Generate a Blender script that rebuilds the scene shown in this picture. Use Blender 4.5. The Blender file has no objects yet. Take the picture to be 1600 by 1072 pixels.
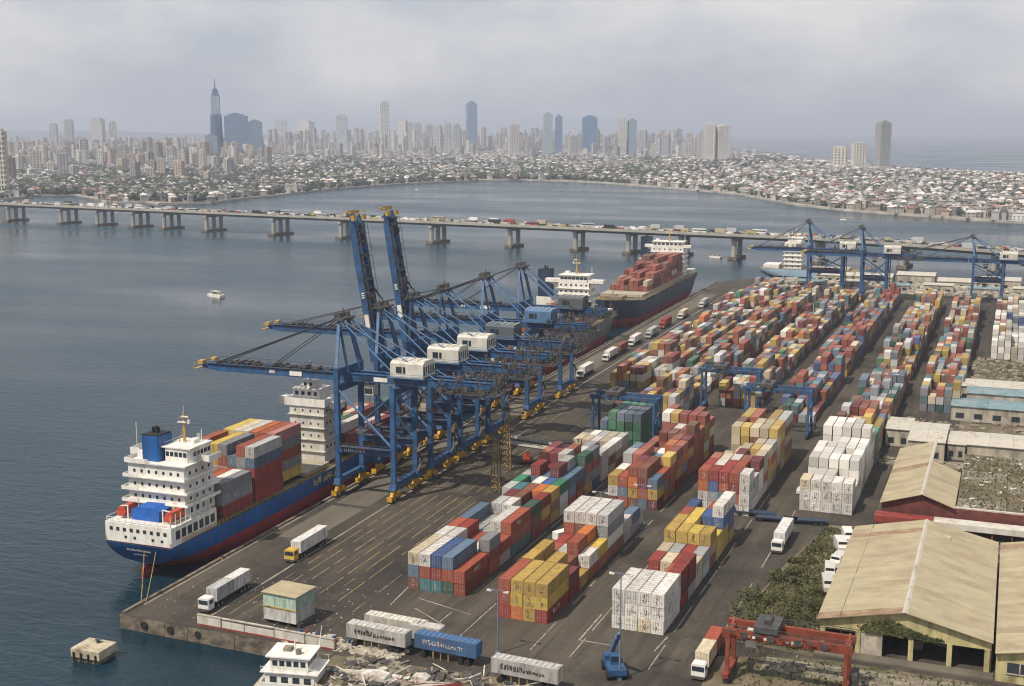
import bpy, math, random
from mathutils import Vector, Matrix
R = random.Random(11)
sc = bpy.context.scene
# ---------------------------------------------------------------- camera
FPX, HORY, VPX, CAMH = 1950.0, 205.0, 1594.0, 92.0
PITCH = math.atan((536 - HORY) / FPX)
YAW = math.atan2(VPX - 800, FPX * math.cos(PITCH) + (536 - HORY) * math.sin(PITCH))
cam = bpy.data.cameras.new('camera')
cam.sensor_width = 36.0
cam.lens = 36.0 * FPX / 1600.0
cam.clip_start = 1.0
cam.clip_end = 90000.0
co = bpy.data.objects.new('camera', cam)
sc.collection.objects.link(co)
co.location = (0, 0, CAMH)
co.rotation_euler = (math.pi / 2 - PITCH, 0, YAW)
sc.camera = co
# ---------------------------------------------------------------- sky, sun, exposure
SUN_EL, SUN_AZ = 56.0, 207.0      # azimuth clockwise from +Y: light comes from behind left of the camera
wd = bpy.data.worlds.new('World')
sc.world = wd
wd.use_nodes = True
nt = wd.node_tree
nt.nodes.clear()
def wn(t, **k):
    n = nt.nodes.new(t)
    for a, b in k.items():
        setattr(n, a, b)
    return n
sky = wn('ShaderNodeTexSky', sky_type='NISHITA', sun_disc=False)
sky.sun_elevation = math.radians(SUN_EL)
sky.sun_rotation = math.radians(SUN_AZ)
sky.air_density, sky.dust_density, sky.ozone_density = 1.0, 2.0, 1.5
tc = wn('ShaderNodeTexCoord')
mp = wn('ShaderNodeMapping')
mp.inputs['Scale'].default_value = (2.6, 2.6, 5.0)
mp.inputs['Location'].default_value = (3.1, 1.7, 0.6)
nz = wn('ShaderNodeTexNoise')
nz.inputs['Scale'].default_value = 2.3
nz.inputs['Detail'].default_value = 7.0
nz.inputs['Roughness'].default_value = 0.55
rp = wn('ShaderNodeValToRGB')
rp.color_ramp.elements[0].position = 0.38
rp.color_ramp.elements[0].color = (0.08, 0.08, 0.08, 1)
rp.color_ramp.elements[1].position = 0.66
rp.color_ramp.elements[1].color = (0.95, 0.95, 0.95, 1)
cl = wn('ShaderNodeRGB')
cl.outputs[0].default_value = (7.7, 7.5, 7.3, 1)
mx = wn('ShaderNodeMix', data_type='RGBA')
bg = wn('ShaderNodeBackground')
bg.inputs['Strength'].default_value = 0.1
ou = wn('ShaderNodeOutputWorld')
L = nt.links.new
L(tc.outputs['Generated'], mp.inputs['Vector'])
L(mp.outputs['Vector'], nz.inputs['Vector'])
L(nz.outputs['Fac'], rp.inputs['Fac'])
L(rp.outputs['Color'], mx.inputs['Factor'])
veil = wn('ShaderNodeMix', data_type='RGBA')      # high thin veil that whitens the blue evenly all round
veil.inputs['Factor'].default_value = 0.72
veil.inputs['B'].default_value = (4.9, 5.2, 6.1, 1)
L(sky.outputs['Color'], veil.inputs['A'])
L(veil.outputs['Result'], mx.inputs['A'])
L(cl.outputs[0], mx.inputs['B'])
L(mx.outputs['Result'], bg.inputs['Color'])
L(bg.outputs['Background'], ou.inputs['Surface'])
sl = bpy.data.lights.new('sun', 'SUN')
sl.energy = 4.7
sl.angle = math.radians(0.6)
sl.color = (1.0, 0.90, 0.76)
so = bpy.data.objects.new('sun', sl)
sc.collection.objects.link(so)
sd = Vector((math.sin(math.radians(SUN_AZ)) * math.cos(math.radians(SUN_EL)), math.cos(math.radians(SUN_AZ)) * math.cos(math.radians(SUN_EL)), math.sin(math.radians(SUN_EL))))
so.rotation_euler = sd.to_track_quat('Z', 'Y').to_euler()
so.location = (0, 0, 400)
vs = sc.view_settings
vs.view_transform = 'Standard'
vs.look = 'None'
vs.exposure = 0.1
vs.gamma = 1.0
cy = sc.cycles
cy.use_denoising = True
try:
    cy.denoiser = 'OPENIMAGEDENOISE'
except Exception:
    pass
cy.max_bounces = 6
cy.diffuse_bounces = 2
cy.glossy_bounces = 2
cy.transmission_bounces = 2
cy.volume_bounces = 0
cy.filter_width = 1.15
cy.use_adaptive_sampling = True
cy.adaptive_threshold = 0.02
HAZE_DENSITY = 0.000110

# ---------------------------------------------------------------- helpers
def cray(px, py):
    x = (px - 800) / FPX
    y = -(py - 536) / FPX
    fw = math.cos(PITCH) + y * math.sin(PITCH)
    return (-math.sin(YAW) * fw + math.cos(YAW) * x, math.cos(YAW) * fw + math.sin(YAW) * x, -math.sin(PITCH) + y * math.cos(PITCH))
def ground(px, py, z=0.0):
    a, b, u = cray(px, py)
    t = (z - CAMH) / u
    return a * t, b * t
def project(X, Y, Z):
    fw = -math.sin(YAW) * X + math.cos(YAW) * Y
    r = math.cos(YAW) * X + math.sin(YAW) * Y
    zc = fw * math.cos(PITCH) - (Z - CAMH) * math.sin(PITCH)
    yc = (Z - CAMH) * math.cos(PITCH) + fw * math.sin(PITCH)
    return 800 + FPX * r / zc, 536 - FPX * yc / zc
COL = sc.collection.objects
class MB:
    def __init__(s):
        s.v, s.f, s.m, s.c = [], [], [], []
        s.mi, s.col, s.T = 0, None, None
    def _add(s, vs, fs):
        o = len(s.v)
        if s.T is not None:
            vs = [tuple(s.T @ Vector(p)) for p in vs]
        s.v += vs
        for f in fs:
            s.f.append(tuple(i + o for i in f))
            s.m.append(s.mi)
            s.c.append(s.col)
        return s
    def box(s, x0, y0, z0, x1, y1, z1):
        return s._add([(x0, y0, z0), (x1, y0, z0), (x1, y1, z0), (x0, y1, z0), (x0, y0, z1), (x1, y0, z1), (x1, y1, z1), (x0, y1, z1)],
                      [(0, 3, 2, 1), (4, 5, 6, 7), (0, 1, 5, 4), (1, 2, 6, 5), (2, 3, 7, 6), (3, 0, 4, 7)])
    def beam(s, p, q, w, h=None):
        h = h or w
        p, q = Vector(p), Vector(q)
        d = (q - p).normalized()
        up = Vector((0, 0, 1)) if abs(d.z) < 0.95 else Vector((0, 1, 0))
        a = d.cross(up).normalized() * (w / 2)
        b = a.cross(d).normalized() * (h / 2)
        vs = [tuple(e + i * a + j * b) for e in (p, q) for i, j in ((-1, -1), (1, -1), (1, 1), (-1, 1))]
        return s._add(vs, [(0, 1, 2, 3), (7, 6, 5, 4), (0, 4, 5, 1), (1, 5, 6, 2), (2, 6, 7, 3), (3, 7, 4, 0)])
    def cyl(s, p, q, r, r2=None, n=8):
        r2 = r if r2 is None else r2
        p, q = Vector(p), Vector(q)
        d = (q - p).normalized()
        up = Vector((0, 0, 1)) if abs(d.z) < 0.95 else Vector((0, 1, 0))
        a = d.cross(up).normalized()
        b = a.cross(d).normalized()
        vs = [tuple(e + rr * (math.cos(2 * math.pi * k / n) * a + math.sin(2 * math.pi * k / n) * b)) for e, rr in ((p, r), (q, r2)) for k in range(n)]
        fs = [(k, (k + 1) % n, n + (k + 1) % n, n + k) for k in range(n)] + [tuple(range(n - 1, -1, -1)), tuple(range(n, 2 * n))]
        return s._add(vs, fs)
    def poly(s, pts):
        return s._add([tuple(p) for p in pts], [tuple(range(len(pts)))])
    def prism(s, pts, axis, a0, a1):
        """pts: 2-D outline swept along axis ('x','y','z')"""
        def mk(u, v, a):
            return (a, u, v) if axis == 'x' else (u, a, v) if axis == 'y' else (u, v, a)
        n = len(pts)
        vs = [mk(u, v, a0) for u, v in pts] + [mk(u, v, a1) for u, v in pts]
        return s._add(vs, [(k, (k + 1) % n, n + (k + 1) % n, n + k) for k in range(n)] + [tuple(range(n - 1, -1, -1)), tuple(range(n, 2 * n))])
    def blob(s, c, rx, ry, rz, j=0.25, rnd=R):
        t = (1 + 5 ** .5) / 2
        vs = []
        for a, b, e in ((-1, t, 0), (1, t, 0), (-1, -t, 0), (1, -t, 0), (0, -1, t), (0, 1, t), (0, -1, -t), (0, 1, -t), (t, 0, -1), (t, 0, 1), (-t, 0, -1), (-t, 0, 1)):
            k = (1 + rnd.uniform(-j, j)) / 1.9
            vs.append((c[0] + a * rx * k, c[1] + b * ry * k, c[2] + e * rz * k))
        return s._add(vs, [(0, 11, 5), (0, 5, 1), (0, 1, 7), (0, 7, 10), (0, 10, 11), (1, 5, 9), (5, 11, 4), (11, 10, 2), (10, 7, 6), (7, 1, 8), (3, 9, 4), (3, 4, 2), (3, 2, 6), (3, 6, 8), (3, 8, 9), (4, 9, 5), (2, 4, 11), (6, 2, 10), (8, 6, 7), (9, 8, 1)])
    def mesh(s, name, mats):
        me = bpy.data.meshes.new(name)
        me.from_pydata(s.v, [], s.f)
        for mt in (mats if isinstance(mats, (list, tuple)) else [mats]):
            me.materials.append(mt)
        if any(s.m):
            me.polygons.foreach_set('material_index', s.m)
        if any(c is not None for c in s.c):
            at = me.attributes.new('tint', 'FLOAT_COLOR', 'FACE')
            buf = []
            for c in s.c:
                buf += list(c if c is not None else (0.5, 0.5, 0.5)) + [1.0]
            at.data.foreach_set('color', buf)
        me.update()
        return me
def tag(o, label=None, cat=None, group=None, kind=None):
    if label: o['label'] = label
    if cat: o['category'] = cat
    if group: o['group'] = group
    if kind: o['kind'] = kind
    return o
def link(name, me, parent=None, loc=None, rz=0.0, color=None):
    o = bpy.data.objects.new(name, me)
    COL.link(o)
    if parent is not None: o.parent = parent
    if loc is not None: o.location = loc
    if rz: o.rotation_euler = (0, 0, rz)
    if color: o.color = (color[0], color[1], color[2], 1)
    return o
def part(name, mats, parent, prims=(), mb=None, **k):
    m = mb or MB()
    for p in prims:
        getattr(m, p[0])(*p[1:])
    return link(name, m.mesh(name, mats), parent, **k)
def thing(name, label, cat, loc=(0, 0, 0), rz=0.0, group=None):
    return tag(link(name, None, None, loc, rz), label, cat, group)

# ---------------------------------------------------------------- materials
def nodes(m):
    m.use_nodes = True
    return m.node_tree, m.node_tree.nodes['Principled BSDF']
def pmat(name, col, rough=0.7, var=0.25, scale=0.4, stain=None, sfac=0.4, sscale=0.25, stretch=(1, 1, 1), metal=0.0, bump=0.0, bscale=3.0, spec=0.3, source=None, wave=None):
    """procedural paint/concrete: base colour with two octaves of noise variation, optional stain colour, optional relief"""
    m = bpy.data.materials.new(name)
    t, b = nodes(m)
    l = t.links.new
    def N(ty, **k):
        n = t.nodes.new(ty)
        for a, v in k.items(): setattr(n, a, v)
        return n
    tcn = N('ShaderNodeTexCoord')
    oi = N('ShaderNodeObjectInfo')
    ad = N('ShaderNodeVectorMath', operation='MULTIPLY_ADD')
    ad.inputs[1].default_value = stretch
    sx = N('ShaderNodeMath', operation='MULTIPLY')
    sx.inputs[1].default_value = 60.0
    l(oi.outputs['Random'], sx.inputs[0])
    l(tcn.outputs['Object'], ad.inputs[0])
    l(sx.outputs[0], ad.inputs[2])
    n1 = N('ShaderNodeTexNoise')
    n1.inputs['Scale'].default_value = scale
    n1.inputs['Detail'].default_value = 6.0
    l(ad.outputs[0], n1.inputs['Vector'])
    mr = N('ShaderNodeMapRange')
    mr.inputs['From Min'].default_value = 0.3
    mr.inputs['From Max'].default_value = 0.7
    mr.inputs['To Min'].default_value = 1 - var
    mr.inputs['To Max'].default_value = 1 + var
    l(n1.outputs['Fac'], mr.inputs['Value'])
    mu = N('ShaderNodeVectorMath', operation='SCALE')
    if source == 'object':
        l(oi.outputs['Color'], mu.inputs[0])
    elif source == 'tint':
        at = N('ShaderNodeAttribute', attribute_name='tint')
        l(at.outputs['Color'], mu.inputs[0])
    else:
        mu.inputs[0].default_value = col[:3]
    l(mr.outputs[0], mu.inputs['Scale'])
    outc = mu.outputs[0]
    if stain:
        n2 = N('ShaderNodeTexNoise')
        n2.inputs['Scale'].default_value = sscale
        n2.inputs['Detail'].default_value = 8.0
        n2.inputs['Roughness'].default_value = 0.65
        l(ad.outputs[0], n2.inputs['Vector'])
        m2 = N('ShaderNodeMapRange')
        m2.inputs['From Min'].default_value = 0.48
        m2.inputs['From Max'].default_value = 0.70
        m2.inputs['To Max'].default_value = sfac
        l(n2.outputs['Fac'], m2.inputs['Value'])
        mxn = N('ShaderNodeMix', data_type='RGBA')
        l(m2.outputs[0], mxn.inputs['Factor'])
        l(outc, mxn.inputs['A'])
        mxn.inputs['B'].default_value = (*stain, 1)
        outc = mxn.outputs['Result']
    l(outc, b.inputs['Base Color'])
    b.inputs['Roughness'].default_value = rough
    b.inputs['Metallic'].default_value = metal
    b.inputs['Specular IOR Level'].default_value = spec
    if bump or wave:
        bp = N('ShaderNodeBump')
        bp.inputs['Strength'].default_value = bump or 0.6
        if wave:
            wv = N('ShaderNodeTexWave', wave_type='BANDS', bands_direction=wave[0])
            wv.inputs['Scale'].default_value = wave[1]
            l(tcn.outputs['Object'], wv.inputs['Vector'])
            l(wv.outputs['Fac'], bp.inputs['Height'])
            bp.inputs['Distance'].default_value = 0.08
        else:
            n3 = N('ShaderNodeTexNoise')
            n3.inputs['Scale'].default_value = bscale
            n3.inputs['Detail'].default_value = 4.0
            l(tcn.outputs['Object'], n3.inputs['Vector'])
            l(n3.outputs['Fac'], bp.inputs['Height'])
        l(bp.outputs['Normal'], b.inputs['Normal'])
    return m
RUST = (0.16, 0.07, 0.03)
GRIME = (0.10, 0.085, 0.065)
M = {}
M['container'] = pmat('container_paint', (0, 0, 0), 0.6, 0.18, 0.7, (0.15, 0.085, 0.05), 0.7, 0.9, (1, 1.0, 0.3), source='object', wave=('Y', 5.0))
M['cdoor'] = pmat('container_door_paint', (0, 0, 0), 0.6, 0.2, 1.2, (0.17, 0.10, 0.06), 0.5, 0.8, source='object')
M['ctint'] = pmat('container_stack_paint', (0, 0, 0), 0.6, 0.18, 0.3, (0.20, 0.13, 0.085), 0.4, 0.3, source='tint')
M['rod'] = pmat('galvanised_rod', (0.26, 0.25, 0.24), 0.45, 0.1)
M['ink'] = pmat('black_lettering', (0.03, 0.03, 0.035), 0.6, 0.3, 2.0)
M['whiteink'] = pmat('white_lettering', (0.58, 0.57, 0.52), 0.6, 0.3, 2.0)
M['yellowink'] = pmat('yellow_lettering', (0.55, 0.45, 0.14), 0.6, 0.3, 2.0)
M['blue'] = pmat('crane_blue_paint', (0.026, 0.082, 0.19), 0.55, 0.35, 0.5, (0.045, 0.05, 0.06), 0.8, 0.45, bump=0.0)
M['postgrey'] = pmat('grey_blue_post', (0.13, 0.17, 0.22), 0.6, 0.2, 0.6)
M['rustsheet'] = pmat('rusty_sheet', (0.26, 0.185, 0.115), 0.8, 0.3, 0.5, (0.13, 0.07, 0.04), 0.7, 0.4)
M['steelblue'] = pmat('faded_blue_steel', (0.08, 0.16, 0.29), 0.5, 0.2, 0.6, (0.10, 0.10, 0.11), 0.5, 0.4)
M['darksteel'] = pmat('dark_greasy_steel', (0.055, 0.058, 0.062), 0.6, 0.4, 0.8, RUST, 0.5, 0.6)
M['cable'] = pmat('wire_rope', (0.03, 0.032, 0.036), 0.6, 0.1)
M['yellow'] = pmat('safety_yellow_paint', (0.50, 0.28, 0.025), 0.6, 0.3, 0.8, (0.05, 0.04, 0.03), 0.95, 0.9)
M['white'] = pmat('white_ship_paint', (0.68, 0.67, 0.63), 0.5, 0.07, 0.4, (0.36, 0.26, 0.16), 0.5, 0.6, (1, 1, 0.22))
M['dirtywhite'] = pmat('weathered_white_paint', (0.52, 0.50, 0.45), 0.65, 0.15, 0.5, (0.26, 0.20, 0.13), 0.6, 0.35, (1, 1, 0.4))
M['hullblue'] = pmat('hull_blue_paint', (0.013, 0.090, 0.28), 0.4, 0.25, 0.3, (0.06, 0.06, 0.08), 0.5, 0.45, (1, 1, 0.12))
M['boot'] = pmat('antifouling_red', (0.26, 0.035, 0.03), 0.6, 0.3, 0.4, (0.11, 0.05, 0.04), 0.75, 0.35, (1, 0.5, 0.6))
M['hullgrey'] = pmat('hull_grey_paint', (0.085, 0.10, 0.115), 0.45, 0.2, 0.1, (0.14, 0.10, 0.08), 0.5, 0.12, (1, 1, 0.3))
M['hullnavy'] = pmat('hull_navy_paint', (0.022, 0.038, 0.075), 0.45, 0.2, 0.1, (0.10, 0.07, 0.06), 0.4, 0.1, (1, 1, 0.3))
M['hullpale'] = pmat('hull_pale_blue_paint', (0.30, 0.42, 0.52), 0.45, 0.15, 0.1, (0.25, 0.2, 0.17), 0.4, 0.1)
M['hullgreen'] = pmat('hull_dark_green_paint', (0.010, 0.045, 0.04), 0.45, 0.2, 0.3)
M['deck'] = pmat('ship_deck_paint', (0.19, 0.16, 0.12), 0.8, 0.4, 0.3, (0.07, 0.05, 0.04), 0.7, 0.25)
M['hatch'] = pmat('hatch_cover_paint', (0.36, 0.33, 0.26), 0.75, 0.35, 0.3, (0.14, 0.10, 0.07), 0.7, 0.3)
M['redpaint'] = pmat('dull_red_paint', (0.22, 0.045, 0.038), 0.6, 0.3, 0.5, (0.12, 0.05, 0.04), 0.5, 0.4)
M['orange'] = pmat('lifeboat_orange', (0.40, 0.065, 0.03), 0.45, 0.15, 0.8)
M['tarp'] = pmat('blue_tarpaulin', (0.02, 0.10, 0.38), 0.6, 0.25, 1.0, bump=0.4, bscale=1.5)
M['glass'] = pmat('dark_window_glass', (0.025, 0.035, 0.045), 0.12, 0.2, 1.0, spec=0.6)
M['mast'] = pmat('ochre_mast_paint', (0.42, 0.27, 0.08), 0.6, 0.2, 1.0)
M['rubber'] = pmat('black_rubber', (0.02, 0.02, 0.02), 0.8, 0.2)
M['concrete'] = pmat('bridge_concrete', (0.34, 0.32, 0.28), 0.85, 0.15, 0.15, (0.22, 0.20, 0.17), 0.5, 0.1)
M['quaywall'] = pmat('stained_quay_concrete', (0.15, 0.125, 0.095), 0.9, 0.5, 0.5, (0.03, 0.027, 0.02), 0.95, 0.35, (1, 1, 1.5))
M['roof'] = pmat('pale_corrugated_roof', (0.35, 0.30, 0.195), 0.7, 0.12, 0.5, (0.20, 0.15, 0.09), 0.7, 0.16, (0.5, 0.7, 1), bump=0.22, wave=('Y', 1.6))
M['roofwhite'] = pmat('white_sheet_roof', (0.48, 0.45, 0.39), 0.7, 0.2, 0.3, (0.17, 0.14, 0.10), 0.8, 0.3, bump=0.3, wave=('X', 1.2))
M['roofblue'] = pmat('blue_green_sheet_roof', (0.15, 0.24, 0.27), 0.6, 0.35, 0.3, (0.24, 0.21, 0.17), 0.85, 0.3)
M['cream'] = pmat('cream_stained_wall', (0.42, 0.37, 0.19), 0.85, 0.25, 0.5, (0.12, 0.11, 0.05), 0.9, 0.6, (1, 1, 0.25))
M['wall'] = pmat('plaster_wall', (0.38, 0.34, 0.28), 0.85, 0.3, 0.5, (0.13, 0.10, 0.07), 0.85, 0.4, (1, 1, 0.4))
M['rubble'] = pmat('rubble', (0.20, 0.175, 0.135), 0.9, 0.4, 0.8, (0.10, 0.08, 0.06), 0.7, 0.5)
M['palerubble'] = pmat('pale_scrap', (0.36, 0.33, 0.28), 0.85, 0.3, 0.8, (0.22, 0.16, 0.11), 0.7, 0.6)
M['gantryred'] = pmat('rust_red_gantry_paint', (0.20, 0.045, 0.025), 0.6, 0.3, 0.7, (0.10, 0.04, 0.025), 0.7, 0.5)
M['lineyellow'] = pmat('worn_yellow_line', (0.27, 0.195, 0.075), 0.8, 0.4, 0.6, (0.10, 0.09, 0.08), 0.95, 0.5)
M['linewhite'] = pmat('worn_white_line', (0.30, 0.28, 0.24), 0.8, 0.4, 0.6, (0.10, 0.09, 0.08), 0.95, 0.5)
M['rail'] = pmat('worn_crane_rail', (0.22, 0.19, 0.15), 0.5, 0.3, 0.5)
M['vehicle'] = pmat('vehicle_paint', (0, 0, 0), 0.4, 0.06, 0.5, source='object')
M['soil'] = pmat('weedy_soil', (0.13, 0.105, 0.07), 0.95, 0.4, 0.2, (0.05, 0.065, 0.025), 0.8, 0.12, bump=0.5, bscale=1.0)
def leafmat(name, a, b):
    m = pmat(name, a, 0.7, 0.5, 0.35, b, 0.8, 0.25)
    return m
M['leaf'] = leafmat('shrub_leaf', (0.070, 0.078, 0.028), (0.17, 0.135, 0.065))
M['leaffar'] = leafmat('far_foliage', (0.035, 0.048, 0.028), (0.065, 0.07, 0.042))
M['maroonwall'] = pmat('maroon_wall', (0.12, 0.035, 0.03), 0.8, 0.35, 0.5, (0.05, 0.03, 0.025), 0.8, 0.4)
M['bark'] = pmat('bark', (0.12, 0.09, 0.06), 0.9, 0.3)
# ---------------------------------------------------------------- water
SEA = -3.0
def water_mat():
    m = bpy.data.materials.new('harbour_water')
    t, b = nodes(m)
    l = t.links.new
    tcn = t.nodes.new('ShaderNodeTexCoord')
    pass
    b.inputs['IOR'].default_value = 1.33
    b.inputs['Specular IOR Level'].default_value = 0.25
    big = t.nodes.new('ShaderNodeTexNoise')
    big.inputs['Scale'].default_value = 0.006
    big.inputs['Detail'].default_value = 6.0
    mpn = t.nodes.new('ShaderNodeMapping')
    mpn.inputs['Scale'].default_value = (0.6, 1.5, 1)
    mpn.inputs['Rotation'].default_value = (0, 0, 0.45)
    l(tcn.outputs['Object'], mpn.inputs['Vector'])
    l(mpn.outputs[0], big.inputs['Vector'])
    rr = t.nodes.new('ShaderNodeMapRange')
    rr.inputs['From Min'].default_value = 0.35
    rr.inputs['From Max'].default_value = 0.65
    rr.inputs['To Min'].default_value = 0.10
    rr.inputs['To Max'].default_value = 0.32
    l(big.outputs['Fac'], rr.inputs['Value'])
    l(rr.outputs[0], b.inputs['Roughness'])
    r = t.nodes.new('ShaderNodeValToRGB')
    r.color_ramp.elements[0].position = 0.35
    r.color_ramp.elements[0].color = (0.003, 0.016, 0.027, 1)
    r.color_ramp.elements[1].position = 0.7
    r.color_ramp.elements[1].color = (0.013, 0.042, 0.060, 1)
    l(big.outputs['Fac'], r.inputs['Fac'])
    l(r.outputs['Color'], b.inputs['Base Color'])
    prev = None
    for sca, st, dist in ((0.16, 0.42, 1.2), (0.55, 0.5, 0.5)):
        w = t.nodes.new('ShaderNodeTexNoise')
        w.inputs['Scale'].default_value = sca
        w.inputs['Detail'].default_value = 5.0
        w.inputs['Distortion'].default_value = 0.6
        mp2 = t.nodes.new('ShaderNodeMapping')
        mp2.inputs['Scale'].default_value = (0.75, 1.7, 1)
        mp2.inputs['Rotation'].default_value = (0, 0, 0.35)
        l(tcn.outputs['Object'], mp2.inputs['Vector'])
        l(mp2.outputs[0], w.inputs['Vector'])
        bp = t.nodes.new('ShaderNodeBump')
        ms = t.nodes.new('ShaderNodeMapRange')
        ms.inputs['From Min'].default_value = 0.36
        ms.inputs['From Max'].default_value = 0.62
        ms.inputs['To Min'].default_value = st * .25
        ms.inputs['To Max'].default_value = st * 1.5
        l(big.outputs['Fac'], ms.inputs['Value'])
        l(ms.outputs[0], bp.inputs['Strength'])
        bp.inputs['Distance'].default_value = dist
        l(w.outputs['Fac'], bp.inputs['Height'])
        if prev: l(prev, bp.inputs['Normal'])
        prev = bp.outputs['Normal']
    l(prev, b.inputs['Normal'])
    return m
M['water'] = water_mat()
w = MB()
w.poly([(-26000, -2500, 0), (26000, -2500, 0), (26000, 42000, 0), (-26000, 42000, 0)])
tag(part('water', M['water'], None, mb=w, loc=(0, 0, SEA)), 'blue grey harbour water ruffled by small waves', kind='structure')

# ---------------------------------------------------------------- terminal ground
QS = 0.0227
QA = math.atan(QS)
def quay_x(Y): return -155.9 - QS * (Y - 186)
def asphalt_mat():
    m = bpy.data.materials.new('yard_asphalt')
    t, b = nodes(m)
    l = t.links.new
    tcn = t.nodes.new('ShaderNodeTexCoord')
    def noise(sc_, det, rough, scale=(1, 1, 1)):
        mpn = t.nodes.new('ShaderNodeMapping')
        mpn.inputs['Scale'].default_value = scale
        n = t.nodes.new('ShaderNodeTexNoise')
        n.inputs['Scale'].default_value = sc_
        n.inputs['Detail'].default_value = det
        n.inputs['Roughness'].default_value = rough
        l(tcn.outputs['Object'], mpn.inputs['Vector'])
        l(mpn.outputs[0], n.inputs['Vector'])
        return n.outputs['Fac']
    def mixc(f, a, bb, lo, hi, amt):
        mr = t.nodes.new('ShaderNodeMapRange')
        mr.inputs['From Min'].default_value = lo
        mr.inputs['From Max'].default_value = hi
        mr.inputs['To Max'].default_value = amt
        l(f, mr.inputs['Value'])
        mm = t.nodes.new('ShaderNodeMix')
        mm.data_type = 'RGBA'
        l(mr.outputs[0], mm.inputs['Factor'])
        for sck, v in (('A', a), ('B', bb)):
            if isinstance(v, tuple): mm.inputs[sck].default_value = (*v, 1)
            else: l(v, mm.inputs[sck])
        return mm.outputs['Result']
    c = mixc(noise(0.02, 8, 0.6, (1.6, 0.4, 1)), (0.041, 0.036, 0.031), (0.072, 0.061, 0.048), 0.35, 0.65, 1.0)
    c = mixc(noise(0.10, 9, 0.65, (3.2, 0.16, 1)), c, (0.105, 0.09, 0.069), 0.48, 0.72, 0.75)
    c = mixc(noise(0.16, 9, 0.7, (3.5, 0.12, 1)), c, (0.026, 0.024, 0.022), 0.52, 0.70, 0.75)
    c = mixc(noise(0.045, 10, 0.7), c, (0.024, 0.022, 0.021), 0.48, 0.66, 0.9)
    c = mixc(noise(0.7, 10, 0.8), c, (0.24, 0.21, 0.165), 0.57, 0.76, 0.7)
    c = mixc(noise(1.6, 8, 0.8), c, (0.022, 0.020, 0.018), 0.60, 0.78, 0.6)
    l(c, b.inputs['Base Color'])
    b.inputs['Roughness'].default_value = 0.9
    b.inputs['Specular IOR Level'].default_value = 0.2
    return m
M['asphalt'] = asphalt_mat()
YF = 795.0
edge = [(quay_x(184.5), 184.5), (-108.0, 183.5), (-105.0, 150.0), (-60, 120), (160, 120), (160, YF + 30), (-60, YF + 22), (quay_x(YF) + 22, YF), (quay_x(YF - 40), YF - 40)]
g = MB()
g.poly([(x, y, 0) for x, y in edge])
gr = tag(part('ground', M['asphalt'], None, mb=g), 'worn dark asphalt of the container terminal', kind='structure')
# stained concrete wall of the quay, built as caisson blocks
def wall_run(p, q, step, parent, z1=-0.004):
    n = max(1, int(math.dist(p, q) / step))
    for i in range(n):
        a = (p[0] + (q[0] - p[0]) * i / n, p[1] + (q[1] - p[1]) * i / n)
        b = (p[0] + (q[0] - p[0]) * (i + .985) / n, p[1] + (q[1] - p[1]) * (i + .985) / n)
        off = R.uniform(-.08, .08)
        nx, ny = (b[1] - a[1]), -(b[0] - a[0])
        ln = math.hypot(nx, ny)
        nx, ny = nx / ln, ny / ln
        m = MB()
        pts = [(a[0] + nx * off, a[1] + ny * off), (b[0] + nx * off, b[1] + ny * off), (b[0] - nx * 2, b[1] - ny * 2), (a[0] - nx * 2, a[1] - ny * 2)]
        m.prism(pts, 'z', SEA - 2.5, z1)
        part('quay_block', M['quaywall'], parent, mb=m)
qw = tag(link('quay_wall', None), 'dark stained concrete quay wall along the harbour edge', kind='structure')
wall_run(edge[8], edge[0], 14.0, qw)
wall_run(edge[0], edge[1], 5.0, qw)
wall_run(edge[1], edge[2], 8.0, qw)
wall_run(edge[7], edge[8], 14.0, qw)
wall_run(edge[6], edge[7], 20.0, qw)
wall_run(edge[5], edge[6], 25.0, qw)
# kerb (coping) along the quay edge
kb = tag(link('quay_kerb', None), 'worn concrete coping along the berth edge', kind='structure')
for i in range(48):
    y0 = 185 + i * 12.0
    m = MB()
    m.prism([(quay_x(y0) + .12, y0), (quay_x(y0) + .9, y0), (quay_x(y0 + 11.9) + .9, y0 + 11.9), (quay_x(y0 + 11.9) + .12, y0 + 11.9)], 'z', 0.004, 0.28 + R.uniform(-.03, .03))
    part('kerb_stone', M['quaywall'], kb, mb=m)
# crane rails and painted lines
def strip(name, mat, pts, wdt, z, label):
    m = MB()
    for (a, b) in zip(pts[:-1], pts[1:]):
        d = Vector((b[0] - a[0], b[1] - a[1], 0)).normalized()
        n = Vector((-d.y, d.x, 0)) * (wdt / 2)
        m.poly([(a[0] - n.x, a[1] - n.y, z), (b[0] - n.x, b[1] - n.y, z), (b[0] + n.x, b[1] + n.y, z), (a[0] + n.x, a[1] + n.y, z)])
    return tag(part(name, mat, None, mb=m), label, kind='structure')
for off, nm in ((1.6, 'seaside'), (17.2, 'landside')):
    strip('crane_rail', M['rail'], [(quay_x(190) + off, 190), (quay_x(730) + off, 730)], 0.5, 0.004, nm + ' crane rail along the berth')
M['apron'] = pmat('pale_apron_concrete', (0.125, 0.11, 0.085), 0.9, 0.35, 0.12, (0.08, 0.07, 0.06), 0.8, 0.06, (2.5, 0.4, 1))
for y0, y1 in ((236, 262), (264, 292), (318, 352), (372, 400), (430, 520), (540, 700)):
    m = MB()
    m.poly([(quay_x(y0) + 4, y0, .004), (quay_x(y0) + 13, y0, .004), (quay_x(y1) + 13, y1, .004), (quay_x(y1) + 4, y1, .004)])
    tag(part('pavement', M['apron'], None, mb=m), 'pale concrete apron panel between the crane rails', kind='structure')
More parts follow.
